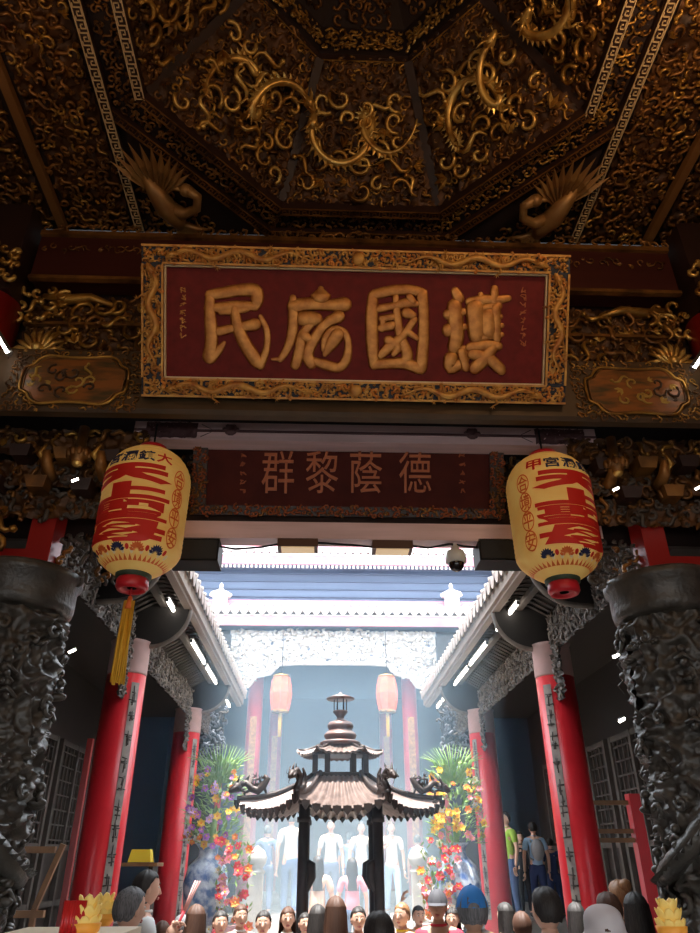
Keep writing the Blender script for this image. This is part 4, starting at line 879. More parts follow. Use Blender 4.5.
for k in range(6):
    mb = MB(); Lk = (cor[(k+1) % 6]-cor[k]).length; nt = int(Lk/.115)
    for dz in (0, -.035):
        mb.grid(lambda u, v: B(*[(q if i < 2 else q+dz+.020*cos(u*nt*2*pi)*(1-v*.6)) for i, q in enumerate(roof_pt(k, u, v))]), nt*6, 8, IRONROOF)
    rp = mb.build('roof_slope', bn)
    mb = MB(); d = (cor[(k+1) % 6]-cor[k]).normalized()
    for i in range(nt+1):
        u = i/nt; p = roof_pt(k, min(.995, max(.005, u)), 0); T = frame(B(*p)+V((0, 0, -.01)), (d.x, d.y, 0), (0, 0, 1))
        mb.prism([(-.05, .02), (-.045, -.03), (0, -.085), (.045, -.03), (.05, .02)], -.012, .012, IRON, T)
    mb.build('drip_tiles', rp)
    mb = MB(); mb.tube([B(*roof_pt(k, 0, v/8)[:2], roof_pt(k, 0, v/8)[2]+.03) for v in range(9)], .032, IRON, 7); mb.build('hip_ridge', bn)
    mb = MB(); p = V(B(*roof_pt(k, 0, 0))); o = V((cor[k].x, cor[k].y, 0)).normalized()
    sc = .75 if k in (2, 5) else .62
    q0 = p+V((0, 0, .06))-o*.16
    if k in (2, 5):
        path = [q0+o*.14+V((0, 0, .11)), q0+o*.06+V((0, 0, .15)), q0-o*.02+V((0, 0, .08)), q0-o*.1+V((0, 0, .05)), q0-o*.17+V((0, 0, .12)), q0-o*.22+V((0, 0, .2)), q0-o*.17+V((0, 0, .24))]
    else:
        q0 = V(B(*roof_pt(k, 0, .12)))+V((0, 0, .03))
        path = [q0+o*.12+V((0, 0, .20)), q0+o*.05+V((0, 0, .24)), q0-o*.03+V((0, 0, .18)), q0-o*.01+V((0, 0, .10)), q0+o*.06+V((0, 0, .04)), q0-o*.04+V((0, 0, .03)), q0-o*.13+V((0, 0, .08)), q0-o*.14+V((0, 0, .2)), q0-o*.09+V((0, 0, .27))]
    dragon(mb, path, .036*sc/.62, IRON, nrm=o.cross(V((0, 0, 1))), n=6, spike=1.5, legs=(.35, .6)); mb.build('roof_dragon', bn)
mb = MB(); mb.prism([(c.x*1.05, c.y*1.1) for c in top], 2.83, 2.89, IRON, Matrix.Translation((BX, BY, 0))); mb.build('roof_collar', bn)
for x, y in ((-.33, -.17), (-.17, -.2), (.17, -.2), (.33, -.17), (-.33, .17), (.33, .17), (-.17, .2), (.17, .2)):
    mb = MB(); mb.box(B(x, y, 3.0), (.07, .07, .24), IRON); mb.build('chamber_post', bn)
mb = MB(); mb.box(B(0, 0, 3.115), (.74, .46, .03), IRON); mb.build('chamber_lintel', bn)
cor2 = [V((-.3, -.36)), V((.3, -.36)), V((.56, 0)), V((.3, .36)), V((-.3, .36)), V((-.56, 0))]
mb = MB()
for k in range(6):
    A, Bc = cor2[k], cor2[(k+1) % 6]
    def f2(u, v, dz):
        e = A.lerp(Bc, u)*(1-v*.62); fl = abs(2*u-1)**3*(1-v)**2; return B(e.x*(1+.04*fl), e.y*(1+.04*fl), 3.11+.07*fl+.14*v+dz+.008*cos(u*8*2*pi)*(1-v))
    for dz in (0, -.025): mb.grid(lambda u, v: f2(u, v, dz), 40, 5, IRONROOF)
mb.build('small_roof', bn)
for k in range(6):
    mb = MB(); c = cor2[k]; mb.tube([B(c.x, c.y, 3.18), B(c.x*.8, c.y*.8, 3.17), B(c.x*.4, c.y*.4, 3.26)], [.015, .022, .02], IRON, 6); mb.build('small_hip', bn)
mb = MB(); mb.lathe([(.25, 3.23), (.27, 3.27), (.23, 3.29)]+[(.16+.06*sin(pi*i/10), 3.29+.13*i/10) for i in range(11)]+[(.15+.025*sin(pi*i/10), 3.43+.10*i/10) for i in range(11)]+[(.09, 3.55), (.05, 3.57), (.05, 3.60), (.10, 3.66), (.10, 3.68), (.0, 3.68)], GOURD, 32, B(0, 0, 0)); mb.build('gourd_finial', bn)
for k in range(6):
    a = k*pi/3; mb = MB(); mb.tube([B(cos(a)*.085, sin(a)*.085, 3.67), B(cos(a)*.085, sin(a)*.085, 3.84)], .008, IRON, 6); mb.build('cage_bar', bn)
mb = MB(); mb.lathe([(.0, 3.83), (.19, 3.83), (.195, 3.845), (.10, 3.88), (.03, 3.90), (.02, 3.92), (.0, 3.93)], GOURD, 28, B(0, 0, 0)); mb.build('cage_cap', bn)

# ---------------------------------------------------------------- main hall
shell('floor', (0, 20.2, .45), (11, 9.6, .9), PAVE)
st = thing('stone_steps', 'pale stone steps rising to the main hall', 'steps', (0, 14.9, 0))
for i in range(5):
    mb = MB(); mb.box((0, 15.3-i*.3+(0), .09+(.72-i*.18)/2), (3.4, .3, .18+(.72-i*.18)), STONE2); mb.build('step', st)
for px, nm in ((257, 'left'), (418, 'right')):
    c = at(px, 860, 13.6); t = thing('stone_baluster_post', 'pale carved stone post at the %s side of the hall steps' % nm, 'post', (c.x, 13.6, 0))
    mb = MB(); mb.box((c.x, 13.6, .85), (.24, .24, 1.7), STONE2); mb.build('shaft', t)
    mb = MB(); mb.lathe([(.14, 1.70), (.15, 1.74), (.1, 1.78), (.15, 1.85), (.17, 1.94), (.12, 2.04), (.03, 2.1), (0, 2.12)], STONE2, 20, (c.x, 13.6, 0)); mb.build('lotus_cap', t)
hx = 4.9
mb = MB(); mb.box((0, 18.5, 8.62), (11, .2, 1.3), HAZEBLUE); 
for i in range(4): mb.box((0, 18.38, 8.15+.22*i), (11, .05, .04), mat('hall plank line', (.10, .14, .22), .7))
mb.build('upper_hall_wall', None, 'haze-tinted blue-grey upper wall of the main hall between its two roofs', 'wall')
for nm, y, z, lab in (('lower_eave', 17.2, 7.42, 'lower tiled eave of the main hall with pink fascia'), ('upper_eave', 17.9, 9.32, 'upper tiled eave of the main hall with pink fascia and white dots')):
    t = thing(nm, lab, 'roof', (0, y, z-.4)); n = 46 if nm == 'lower_eave' else 50
    mb = MB(); tile_row(mb, (-5.2, y, z), (5.2, y, z), n, HALLTILE, .075, V((0, 0, 1)), .15, V((0, 1, .42)).normalized(), 1.1 if nm == 'lower_eave' else 3.)
    ln = 1.05 if nm == 'lower_eave' else 3.4
    mb.add([(-5.3, y, z-.03), (5.3, y, z-.03), (5.3, y+ln, z-.03+ln*.42), (-5.3, y+ln, z-.03+ln*.42)], [(0, 1, 2, 3)], HALLTILE); mb.build('roof_tiles', t)
    mb = MB(); mb.box((0, y+.06, z-.29), (10.4, .06, .24), PINK); mb.box((0, y+.04, z-.15), (10.4, .04, .03), HALLTILE); mb.build('pink_fascia', t)
    mb = MB(); mb.box((0, y+.6, z-.36), (10.4, 1.1, .05), HAZEBLUE)
    if nm == 'upper_eave':
        for i in range(90): mb.box((-5.1+i*.115, y+.05, z-.47), (.06, .05, .07), PLASTER)
    mb.build('rafter_ends', t)
    mb = MB(); mb.box((0, y+ln, z+ln*.42), (10.4, .25, .2), PINK); mb.build('ridge_band', t)
for px, nm in ((220, 'left'), (452, 'right')):
    c = at(px, 603, 17.9); t = thing('roof_pagoda_ornament', 'small pale pagoda ornament on the %s of the lower hall roof' % nm, 'ornament', (c.x, 17.9, c.z-.2), 0)
    mb = MB(); mb.box((c.x, 17.9, c.z), (.34, .34, .4), HALLTILE); mb.lathe([(.3, .2), (.3, .24), (.1, .34), (.04, .4), (.05, .5), (.0, .56)], HALLTILE, 8, c); mb.build('body', t)
    for q in (-1, 0, 1):
        mb = MB(); mb.box((c.x+q*.1, 17.715, c.z+.04), (.05, .03, .22), mat('ornament openings', (.3, .3, .36), .6)); mb.build('window_slot', t)
# valance
val = thing('white_carved_valance', 'white carved valance with curved corner brackets across the main hall front', 'valance', (0, 17.55, 5.3))
VL = [(-2.62, 7.0), (-2.62, 5.25), (-2.45, 5.3), (-2.3, 5.55), (-2.05, 5.6), (-1.9, 5.82), (-1.55, 5.9), (-1.35, 6.12), (-.9, 6.15), (.9, 6.15), (1.35, 6.12), (1.55, 5.9), (1.9, 5.82), (2.05, 5.6), (2.3, 5.55), (2.45, 5.3), (2.62, 5.25), (2.62, 7.0)]
T = frame((0, 17.6, 0), (1, 0, 0), (0, 0, 1)); mb = MB(); mb.prism(VL, -.04, .0, PLASTERD, T); mb.build('backing', val)
def invl(x, z):
    for (a, b), (c, d) in zip(VL[1:-1], VL[2:]):
        if a <= x <= c: return z > b+(d-b)*(x-a)/max(1e-6, c-a)+.03
    return False
mb = MB(); sheet(mb, T @ Matrix.Translation((0, 6.12, 0)), 5.2, 1.7, PLASTER, .07, 4.5, .03, lambda u, v: invl(u, v+6.12), 3); mb.build('carved_ground', val)
mb = MB(); scrolls(mb, T @ Matrix.Translation((0, 6.12, .02)), 5.2, 1.7, PLASTER, .17, 5, .034, .08, lambda u, v: invl(u, v+6.12), None, 5, 9); mb.build('carving', val)
mb = MB(); mb.tube([T @ V((x, z, .04)) for x, z in VL[1:-1]], .05, PLASTER, 6); mb.build('edge_moulding', val)
for px in (281, 387):
    c = at(px, 694, 17.0); nm = 'left' if px < 300 else 'right'
    t = thing('hall_lantern', 'hazy red and gold lantern hanging in the main hall front, %s of the two' % nm, 'lantern', (c.x, 17.0, c.z-.45), 0)
    mb = MB(); mb.lathe([(.13, -.42), (.2, -.38), (.24, -.2), (.26, 0), (.24, .2), (.2, .38), (.13, .42)], HLANT, 8, c, smooth=False); b = mb.build('shade', t)
    for z in (-.4, .4):
        mb = MB(); mb.lathe([(.14, z-.03), (.2, z-.02), (.2, z+.02), (.14, z+.03)], GOLD, 16, c); mb.build('gilded_rim', t)
    mb = MB(); mb.tube([c+V((0, 0, .42)), c+V((0, 0, 1.5))], .01, BLACK, 5); mb.build('cord', t)
    mb = MB()
    for q in range(5): mb.tube([c+V(((q-2)*.015, 0, -.43)), c+V(((q-2)*.012, 0, -.95))], .012, TASSEL, 5)
    mb.build('tassel', t)
for x, y in ((-1.95, 18.4), (1.95, 18.4), (-1.6, 21.5), (1.6, 21.5)):
    t = thing('hall_column', 'dull red hall column in the haze, %s %s' % ('front' if y < 20 else 'rear', 'left' if x < 0 else 'right'), 'column', (x, y, .9))
    mb = MB(); mb.lathe([(.19, 1.2), (.19, 6.6)], RED, 24, (x, y, 0)); mb.build('shaft', t); mb = MB(); mb.lathe([(.3, .9), (.3, 1.1), (.2, 1.2)], STONE2, 24, (x, y, 0)); mb.build('base', t)
    mb = MB(); mb.box((x-.0, y-.2, 3.6), (.16, .03, 2.8), SIGNGOLD); mb.build('couplet_board', t)
for sx, nm in ((-1, 'left'), (1, 'right')):
    t = thing('hall_side_panel', 'dark carved screen wall where the %s gallery meets the main hall' % nm, 'screen', (sx*2.75, 17.0, .9))
    mb = MB(); mb.box((sx*2.95, 17.0, 3.8), (.9, .1, 5.8), mat('blue black screen', (.016, .018, .022), .7)); mb.build('panel', t)
    mb = MB(); scrolls(mb, frame((sx*2.85, 16.94, 4.2), (1, 0, 0), (0, 0, 1)), .8, 1.6, mat('blue grey carving', (.16, .17, .2), .7), .13, 4+sx, .022, .08, None, GREYDARK, 5, 8); mb.build('carving', t)
    mb = MB(); mb.box((sx*2.5, 16.93, 2.6), (.12, .04, 2.2), REDD); mb.build('red_board', t)
mb = MB(); mb.box((0, 24.9, 5.5), (11, .2, 10), DARK); mb.build('wall_back', kind='structure')
mb = MB(); mb.box((-5.4, 20.8, 5), (.2, 8, 8.5), DARK); mb.build('wall_left', kind='structure')
mb = MB(); mb.box((5.4, 20.8, 5), (.2, 8, 8.5), DARK); mb.build('wall_right', kind='structure')
mb = MB(); mb.box((0, 21.3, 6.75), (10.8, 7.2, .1), DARK); mb.build('ceiling', kind='structure')
mb = MB(); mb.box((0, 17.8, 6.85), (10.6, .2, .3), DARK); mb.build('hall_lintel', None, 'dark lintel behind the white valance of the main hall', 'beam')

# ---------------------------------------------------------------- flowers, vases, altar goods
FC = {'yellow': mat('yellow petals', (.95, .62, .03), .6), 'purple': mat('purple petals', (.52, .16, .62), .6), 'lilac': mat('lilac petals', (.75, .50, .80), .6), 'orange': mat('orange petals', (.9, .28, .03), .6), 'white': mat('white petals', (.85, .83, .75), .6), 'red': mat('red petals', (.8, .04, .05), .6), 'pink': mat('pink petals', (.9, .35, .42), .6)}
LEAF = mat('fresh green leaves', (.14, .30, .05), .5, 0, noise=(.3, .42, .1), scale=9)
def bloom(c, r, m, R):
    mb = MB(); n = 6; a0 = R.uniform(0, 6); nrm = V((R.uniform(-.6, .6), -1, R.uniform(-.2, .8))).normalized(); x = nrm.orthogonal().normalized(); T = frame(c, x, nrm.cross(x))
    for ring, (k, l, h) in enumerate(((n, 1., .0), (n-1, .65, .35))):
        for i in range(k):
            a = a0+ring*.5+2*pi*i/k; c_, s_ = cos(a), sin(a); w_ = r*.42*l
            mb.add([(0, 0, h*r*.3), (c_*r*l*.5-s_*w_, s_*r*l*.5+c_*w_, r*(.15+h)), (c_*r*l, s_*r*l, r*(.25+h)), (c_*r*l*.5+s_*w_, s_*r*l*.5-c_*w_, r*(.15+h)), (c_*r*l*.5, s_*r*l*.5, r*.02+h*r)], [(0, 1, 4), (1, 2, 4), (2, 3, 4), (3, 0, 4)], m, False, T)
    mb.ball((0, 0, r*.35), r*.2, FC['yellow'] if m != FC['yellow'] else FC['orange'], 6, 4, T)
    return mb
for px, nm, sx in ((216, 'left', -1), (456, 'right', 1)):
    base = at(px-(12 if sx < 0 else -4), 905, 12.0); cx = at(px, 820, 12.0).x
    t = thing('porcelain_vase', 'large blue and white porcelain vase under the %s flower arrangement' % nm, 'vase', (base.x, 12.0, 1.0))
    vx = base.x; mb = MB(); mb.lathe([(.16, 1.0), (.2, 1.05), (.30, 1.35), (.33, 1.6), (.28, 1.82), (.15, 1.95), (.14, 2.05), (.2, 2.12), (.18, 2.12), (.12, 2.02)], mat('blue and white porcelain', (.62, .72, .85), .15, 0, noise=(.08, .16, .42), scale=7, amount=.25), 32, (vx, 12, 0)); mb.build('body', t)
    mb = MB(); mb.box((vx, 12, .5), (.7, .6, 1.0), REDD); mb.box((vx, 12, .97), (.8, .7, .06), RAILWOOD); mb.build('vase_stand', None, 'dark red stand carrying the %s porcelain vase' % nm, 'stand')
    R = random.Random(7+sx); t = thing('flower_arrangement', 'tall arrangement of %s flowers %s of the incense burner' % ('yellow, lilac and purple' if sx < 0 else 'yellow and orange', nm), 'flowers', (cx, 12, 2.05))
    mb = MB()
    for q in range(420):
        z = 2.1+R.random()*1.15; wdt = .42*(1-((z-2.5)/.95)**2*.75) if z > 2.1 else .3; a = R.uniform(0, 2*pi); rr = wdt*sqrt(R.random())
        p = V((cx+cos(a)*rr, 12+sin(a)*rr*.7, z)); d = V((cos(a)*.7, sin(a)*.5, R.uniform(-.2, 1.1))).normalized(); l = R.uniform(.1, .2); s = d.cross(V((0, 0, 1))).normalized()*l*.16
        mb.add([p, p+d*l*.5+s, p+d*l, p+d*l*.5-s, p+d*l*.5+V((0, 0, .015))], [(0, 1, 4), (1, 2, 4), (2, 3, 4), (3, 0, 4)], LEAF)
    for q in range(22):
        a = -.9+1.8*q/21; p = V((cx+a*.15, 12, 2.95)); mb.tube([p, p+V((sin(a)*.25, R.uniform(-.1, .1), .32)), p+V((sin(a)*.5, R.uniform(-.1, .1), .52*cos(a)+.05))], [.012, .01, .003], LEAF, 4)
    mb.tube([(vx, 12, 2.0), ((vx+cx)/2, 12, 2.2), (cx, 12, 2.6)], .05, LEAF, 6); mb.build('foliage', t)
    for q in range(64):
        z = 2.08+R.random()*1.05; wdt = .46*(1-((z-2.5)/.95)**2*.75); a = R.uniform(pi, 2*pi); rr = wdt*R.uniform(.75, 1.02)
        cols = ('yellow', 'lilac', 'purple', 'yellow', 'orange', 'white') if sx < 0 else ('yellow', 'yellow', 'orange', 'white', 'pink', 'yellow')
        c = cols[R.randrange(6)]
        if sx < 0 and 2.35 < z < 2.75: c = R.choice(('purple', 'lilac', 'lilac', 'yellow'))
        bloom(V((cx+cos(a)*rr, 12+sin(a)*rr*.75, z)), R.uniform(.045, .075), FC[c], R).build('bloom', t)
    t = thing('potted_blossoms', 'cascade of red, pink and white blossoms below the %s flower arrangement' % nm, 'flowers', (cx+(-sx)*.36, 11.7, .9))
    bx = cx-sx*.36; mb = MB(); mb.box((bx, 11.75, .55), (.5, .4, 1.1), mat('pale pink cloth stand', (.75, .42, .42), .7)); mb.build('stand_cover', t)
    mb = MB()
    for q in range(200):
        z = 1.1+R.random()*1.0; p = V((bx+R.uniform(-.25, .25), 11.7+R.uniform(-.15, .15), z)); d = V((R.uniform(-1, 1), R.uniform(-1, .2), R.uniform(-.3, 1))).normalized(); l = .13; s = d.cross(V((0, 0, 1))).normalized()*.02
        mb.add([p, p+d*l*.5+s, p+d*l, p+d*l*.5-s], [(0, 1, 2, 3)], LEAF)
    mb.build('foliage', t)
    for q in range(44): bloom(V((bx+R.uniform(-.27, .27), 11.55+R.uniform(-.1, .1), 1.05+R.random()*1.1)), R.uniform(.05, .085), FC[R.choice(('red', 'pink', 'white', 'red', 'orange'))], R).build('bloom', t)
# lotus lamps and things on near tables
for px, py, y, nm, s in ((85, 915, 4.2, 'nearest, left picture edge', .82), (104, 905, 5.4, 'behind the first at left', .8), (672, 918, 4.2, 'at the lower right beside the dragon column', .82)):
    p = at(px, py+12, y); t = thing('lotus_lamp', 'yellow lotus-shaped candle lamp, '+nm, 'lamp', p)
    ORG = mat('orange lotus wax', (.95, .42, .06), .5, emit=(1, .4, .05), estr=.08); YL = mat('yellow lotus petals', (.95, .72, .22), .5, 0, emit=(1, .6, .1), estr=.08)
    mb = MB(); mb.lathe([(.05*s, -.06*s), (.085*s, -.02*s), (.095*s, .02*s), (.06*s, .03*s)], ORG, 20, p); mb.build('cup', t)
    for ring, (n, r, h, up_) in enumerate(((9, .095, .00, .05), (8, .075, .03, .09), (6, .05, .06, .12))):
        for i in range(n):
            a = 2*pi*i/n+ring*.4; o = V((cos(a), sin(a), 0)); tg = V((-sin(a), cos(a), 0)); mb = MB()
            T = frame(p+(o*r*.75+V((0, 0, h+up_*.42)))*s, tg, (o*.45+V((0, 0, 1)))); mb.ball((0, 0, 0), (.034*s, (.034+up_*.28)*s, .010*s), YL, 9, 7, T)
            mb.build('petal', t)
for sx, px in ((-1, 60), (1, 690)):
    p = at(px, 935, 4.2); top = p.z+(-.0 if sx < 0 else -.04)
    t = thing('offering_table', 'narrow cream-topped offering table at the lower %s' % ('left' if sx < 0 else 'right'), 'table', (p.x-.05, 4.35, 0))
    xc = p.x+sx*.02; mb = MB(); mb.box((xc, 4.35, top-.03), (.62 if sx < 0 else .4, .7, .06), mat('cream table top', (.8, .68, .5), .5)); mb.build('table_top', t)
    for a in (-1, 1):
        for b in (-1, 1): mb = MB(); mb.box((xc+a*.16, 4.35+b*.3, (top-.06)/2), (.05, .05, top-.06), REDWOOD); mb.build('leg', t)
p = at(44, 925, 4.15)
for i, px in enumerate((33, 37, 41)):
    pass
t = at(72, 928, 4.15); mb = MB()
R = random.Random(3)
for q in range(9): mb.tube([(t.x-.05+q*.012, t.y+R.uniform(-.02, .02), t.z-.06), (t.x-.05+q*.012, t.y, t.z+.115)], .009, mat('red candle wax', (.6, .02, .02), .35), 8)
mb.build('red_candle_bundle', None, 'bundle of red candles standing at the lower left beside the lotus lamp', 'candles')
# ================================================================== PEOPLE
def skin_mesh(nodes, edges, sub=1):
    me = bpy.data.meshes.new('sk'); me.from_pydata([n[0] for n in nodes], edges, [])
    o = bpy.data.objects.new('sk', me); COL.objects.link(o)
    md = o.modifiers.new('s', 'SKIN'); md.use_smooth_shade = True
    for i, n in enumerate(nodes): me.skin_vertices[0].data[i].radius = n[1]
    me.skin_vertices[0].data[0].use_root = True
    sb = o.modifiers.new('b', 'SUBSURF'); sb.levels = sub; sb.render_levels = sub
    r = bpy.data.meshes.new_from_object(o.evaluated_get(bpy.context.evaluated_depsgraph_get()))
    vs = [tuple(v.co) for v in r.vertices]; fs = [tuple(p.vertices) for p in r.polygons]
    bpy.data.objects.remove(o); bpy.data.meshes.remove(me); bpy.data.meshes.remove(r)
    return vs, fs
SKINC = mat('light skin', (.72, .43, .31), .55); SKIN2 = mat('tanned skin', (.52, .29, .19), .55)
LIP = mat('lips', (.5, .16, .14), .5); EYEW = mat('eye white', (.8, .78, .74), .3); EYED = mat('dark iris', (.02, .012, .01), .2)
HB = mat('black hair', (.010, .008, .008), .62, 0, noise=(.045, .038, .035), scale=40, stretch=(6, 6, .5))
HBR = mat('brown dyed hair', (.085, .035, .018), .65, 0, noise=(.05, .02, .011), scale=30, stretch=(6, 6, .5)); HG = mat('greying hair', (.20, .20, .21), .75, 0, noise=(.06, .06, .065), scale=24, stretch=(6, 6, .5)); HLB = mat('light brown hair', (.34, .17, .075), .5, 0, noise=(.2, .09, .04), scale=30, stretch=(6, 6, .5))
_PC = {}
def cloth(c): return mat('cloth %.2f %.2f %.2f' % c, c, .8)
def person(loc, h, face, top, bottom, hair=HB, style='short', pose='down', skin=SKINC, label='', hat=None, hatc=None, long_sleeve=False, extra=None, lean=0., group=None, stride=0.):
    s = h/1.70
    t = thing('person', label, 'person', loc, face, group); M = Matrix.Translation(loc) @ Matrix.Rotation(face, 4, 'Z') @ Matrix.Scale(s, 4)
    WR = {'down': ((.25, -.05, .80), (-.25, -.03, .80)), 'hold': ((.08, -.32, 1.18), (-.08, -.32, 1.18)), 'incense': ((.04, -.22, 1.30), (-.04, -.22, 1.30)),
          'raise': ((.24, -.05, .82), (-.30, -.18, 1.78)), 'bag': ((.25, -.03, .80), (-.16, -.16, 1.24)), 'phone': ((.06, -.34, 1.42), (-.22, -.1, .85)), 'swing': ((.24, -.22, .92), (-.24, .16, .86))}[pose]
    sh = [(.175, 0, 1.385), (-.175, 0, 1.385)]; el = []
    for i in (0, 1):
        a, b = V(sh[i]), V(WR[i]); d = b-a; L = min(d.length, .54); mid = a+d*.5
        off = sqrt(max(.0004, .275**2-(L/2)**2)); sg = 1 if i == 0 else -1
        bias = V((sg*.5, .35, -.8)) if pose != 'raise' or i == 0 else V((sg*1, -.1, -.1))
        bias = (bias-d*(bias.dot(d)/d.length_squared)).normalized(); el.append(tuple(mid+bias*off))
    hipx = .085; st = stride
    nodes = [((0, 0, .93), (.145, .105)), ((0, 0, 1.08), (.118, .092)), ((0, -.005, 1.26), (.135, .10)), ((0, 0, 1.385), (.09, .075)), ((0, .0, 1.46), (.050, .052)), ((0, -.01, 1.54), (.05, .055)),
             (sh[0], (.056, .056)), (el[0], (.040, .040)), (WR[0], (.024, .030)), (sh[1], (.056, .056)), (el[1], (.040, .040)), (WR[1], (.024, .030)),
             ((hipx, 0, .84), (.088, .092)), ((.10, -.02-st*.5, .49), (.056, .058)), ((.10, .02-st, .09), (.036, .040)), ((.11, -.11-st, .04), (.036, .028)),
             ((-hipx, 0, .84), (.088, .092)), ((-.10, -.02+st*.3, .49), (.056, .058)), ((-.10, .02+st, .09), (.036, .040)), ((-.11, -.11+st, .04), (.036, .028))]
    edges = [(0, 1), (1, 2), (2, 3), (3, 4), (4, 5), (3, 6), (6, 7), (7, 8), (3, 9), (9, 10), (10, 11), (0, 12), (12, 13), (13, 14), (14, 15), (0, 16), (16, 17), (17, 18), (18, 19)]
    key = (pose, st)
    if key not in _PC:
        body = skin_mesh(nodes, edges)
        cn = [(n[0], (n[1][0]+.016, n[1][1]+.018)) for n in nodes]
        low = ((0, 0, .80), (.185, .145))
        def shirt(full):
            nn = [low, cn[1], cn[2], cn[3], ((0, 0, 1.415), (.07, .07)), cn[6], cn[9]]
            e0, e1 = V(sh[0]).lerp(V(el[0]), .75), V(sh[1]).lerp(V(el[1]), .75)
            ed = [(0, 1), (1, 2), (2, 3), (3, 4), (3, 5), (3, 6)]
            if not full: nn += [(tuple(e0), (.060, .060)), (tuple(e1), (.060, .060))]; ed += [(5, 7), (6, 8)]
            else:
                f0, f1 = V(el[0]).lerp(V(WR[0]), .85), V(el[1]).lerp(V(WR[1]), .85)
                nn += [(el[0], (.056, .056)), (el[1], (.056, .056)), (tuple(f0), (.040, .042)), (tuple(f1), (.040, .042))]; ed += [(5, 7), (6, 8), (7, 9), (8, 10)]
            return skin_mesh(nn, ed)
        pants = skin_mesh([((0, 0, 1.0), (.150, .115)), ((0, 0, .90), (.160, .125)), cn[12], (cn[13][0], (.072, .075)), (cn[14][0], (.055, .06)), cn[16], (cn[17][0], (.072, .075)), (cn[18][0], (.055, .06))], [(0, 1), (1, 2), (2, 3), (3, 4), (1, 5), (5, 6), (6, 7)])
        _PC[key] = (body, shirt(False), shirt(True), pants)
    body, s1, s2_, pants = _PC[key]
    mb = MB(); mb.add(body[0], body[1], skin, True, M)
    # head
    hc = V((0, -.015, 1.592))
    def hp(u, v):
        a = u*2*pi; e = -pi/2+v*pi; x, y, z = cos(e)*sin(a), -cos(e)*cos(a), sin(e)
        jw = 1-.30*max(0, -z-.1)**1.2; fr = max(0, cos(a)) if cos(e) > 0 else 0
        X = x*.077*jw; Y = y*.095*(1-.10*max(0, -z)*(0 if y < 0 else 1)); Z = z*(.118 if z > 0 else .112)
        if y < 0: Y += .004*sin(z*9)*fr*(1 if abs(z) < .7 else 0)
        if y < -.5: Y += .010*math.exp(-((abs(x)-.38)/.16)**2-((z-.06)/.13)**2)
        return hc+V((X, Y, Z))
    mb.grid(hp, 24, 16, skin, True, M)
    mb.tube([hc+V((0, -.088, .022)), hc+V((0, -.098, -.008)), hc+V((0, -.106, -.030)), hc+V((0, -.092, -.036))], [.006, .008, .011, .008], skin, 7, M)
    for sg in (1, -1):
        mb.ball(hc+V((sg*.078, .005, -.005)), (.010, .020, .032), skin, 8, 6, M)
        mb.ball(hc+V((sg*.030, -.080, .012)), (.014, .008, .007), EYEW, 8, 6, M); mb.ball(hc+V((sg*.030, -.086, .012)), (.006, .004, .006), EYED, 8, 6, M)
        mb.tube([hc+V((sg*.016, -.091, .032)), hc+V((sg*.032, -.091, .038)), hc+V((sg*.050, -.078, .032))], [.003, .004, .002], hair if hair != HG else HB, 5, M)
    mb.tube([hc+V((-.024, -.082, -.060)), hc+V((0, -.094, -.058)), hc+V((.024, -.082, -.060))], [.003, .007, .003], LIP, 6, M)
    mb.tube([hc+V((-.020, -.080, -.067)), hc+V((0, -.091, -.068)), hc+V((.020, -.080, -.067))], [.003, .006, .003], LIP, 6, M)
    # hands
    for i in (0, 1):
        wv, ev = V(WR[i]), V(el[i]); d = (wv-ev).normalized(); sg = 1 if i == 0 else -1
        side = V((0, -1, 0)) if abs(d.z) > .6 else V((0, 0, 1)); side = (side-d*side.dot(d)).normalized(); pn = d.cross(side)*(-sg)   # palm normal, inwards
        c = wv+d*.045
        T = frame(c, d, side); mb.ball((0, 0, 0), (.050, .040, .017), skin, 10, 7, M @ T)
        for q, (L, o) in enumerate(((.066, .030), (.076, .010), (.072, -.010), (.055, -.029))):
            p0 = c+d*.036+side*o; p1 = p0+d*L*.5+pn*.006; p2 = p1+d*L*.34+pn*.020; p3 = p2+d*L*.15+pn*.022
            mb.tube([p0, p1, p2, p3], [.0095, .0088, .008, .005], skin, 6, M)
        p0 = c+d*-.015+side*.034; mb.tube([p0, p0+side*.022+d*.03+pn*.012, p0+side*.020+d*.058+pn*.022], [.012, .0105, .006], skin, 6, M)
    mb.build('body', t)
    mb = MB(); sv = s2_ if long_sleeve else s1; mb.add(sv[0], sv[1], top, True, M)
    P = [V((cos(a)*.066, -.004+sin(a)*.062, 1.452)) for a in [2*pi*q/14 for q in range(15)]]; mb.tube(P, .011, top, 6, M); mb.build('shirt', t)
    mb = MB(); mb.add(pants[0], pants[1], bottom, True, M); mb.build('trousers', t)
    for i, (x, y) in enumerate(((.105, -.03-st), (-.105, -.03+st))):
        mb = MB(); mb.ball((x, y-.02, .045), (.05, .13, .048), cloth((.08, .08, .09)), 10, 7, M); mb.build('shoe', t)
    # hair
    if style:
        mb = MB(); R = random.Random(int(loc[0]*100)+3)
        def lim(a):   # lowest elevation of the hair for azimuth a (0 = face)
            c = cos(a); 
            if c > .55: return .62-.1*abs(sin(a*3))
            if c > .05: return .15+(c-.05)*.8
            return {'short': -.50, 'long': -.6, 'bun': -.45}[style]*min(1, (.05-c)*2.2)
        def hf(u, v):
            a = u*2*pi; e0 = lim(a); e = e0+(pi/2-e0)*v; r = 1.10+.015*sin(a*26)+.02*sin(a*9+1)
            x, y, z = cos(e)*sin(a), -cos(e)*cos(a), sin(e); rim = 1 if style == 'long' else .94+.06*min(1, v*6)
            return hc+V((x*.084*r*rim, y*.098*r*rim+.006, (z**.9 if z > 0 else z)*.111*r+.004+.003*sin(x*60+y*40)))
        mb.grid(hf, 48, 10, hair, True, M)
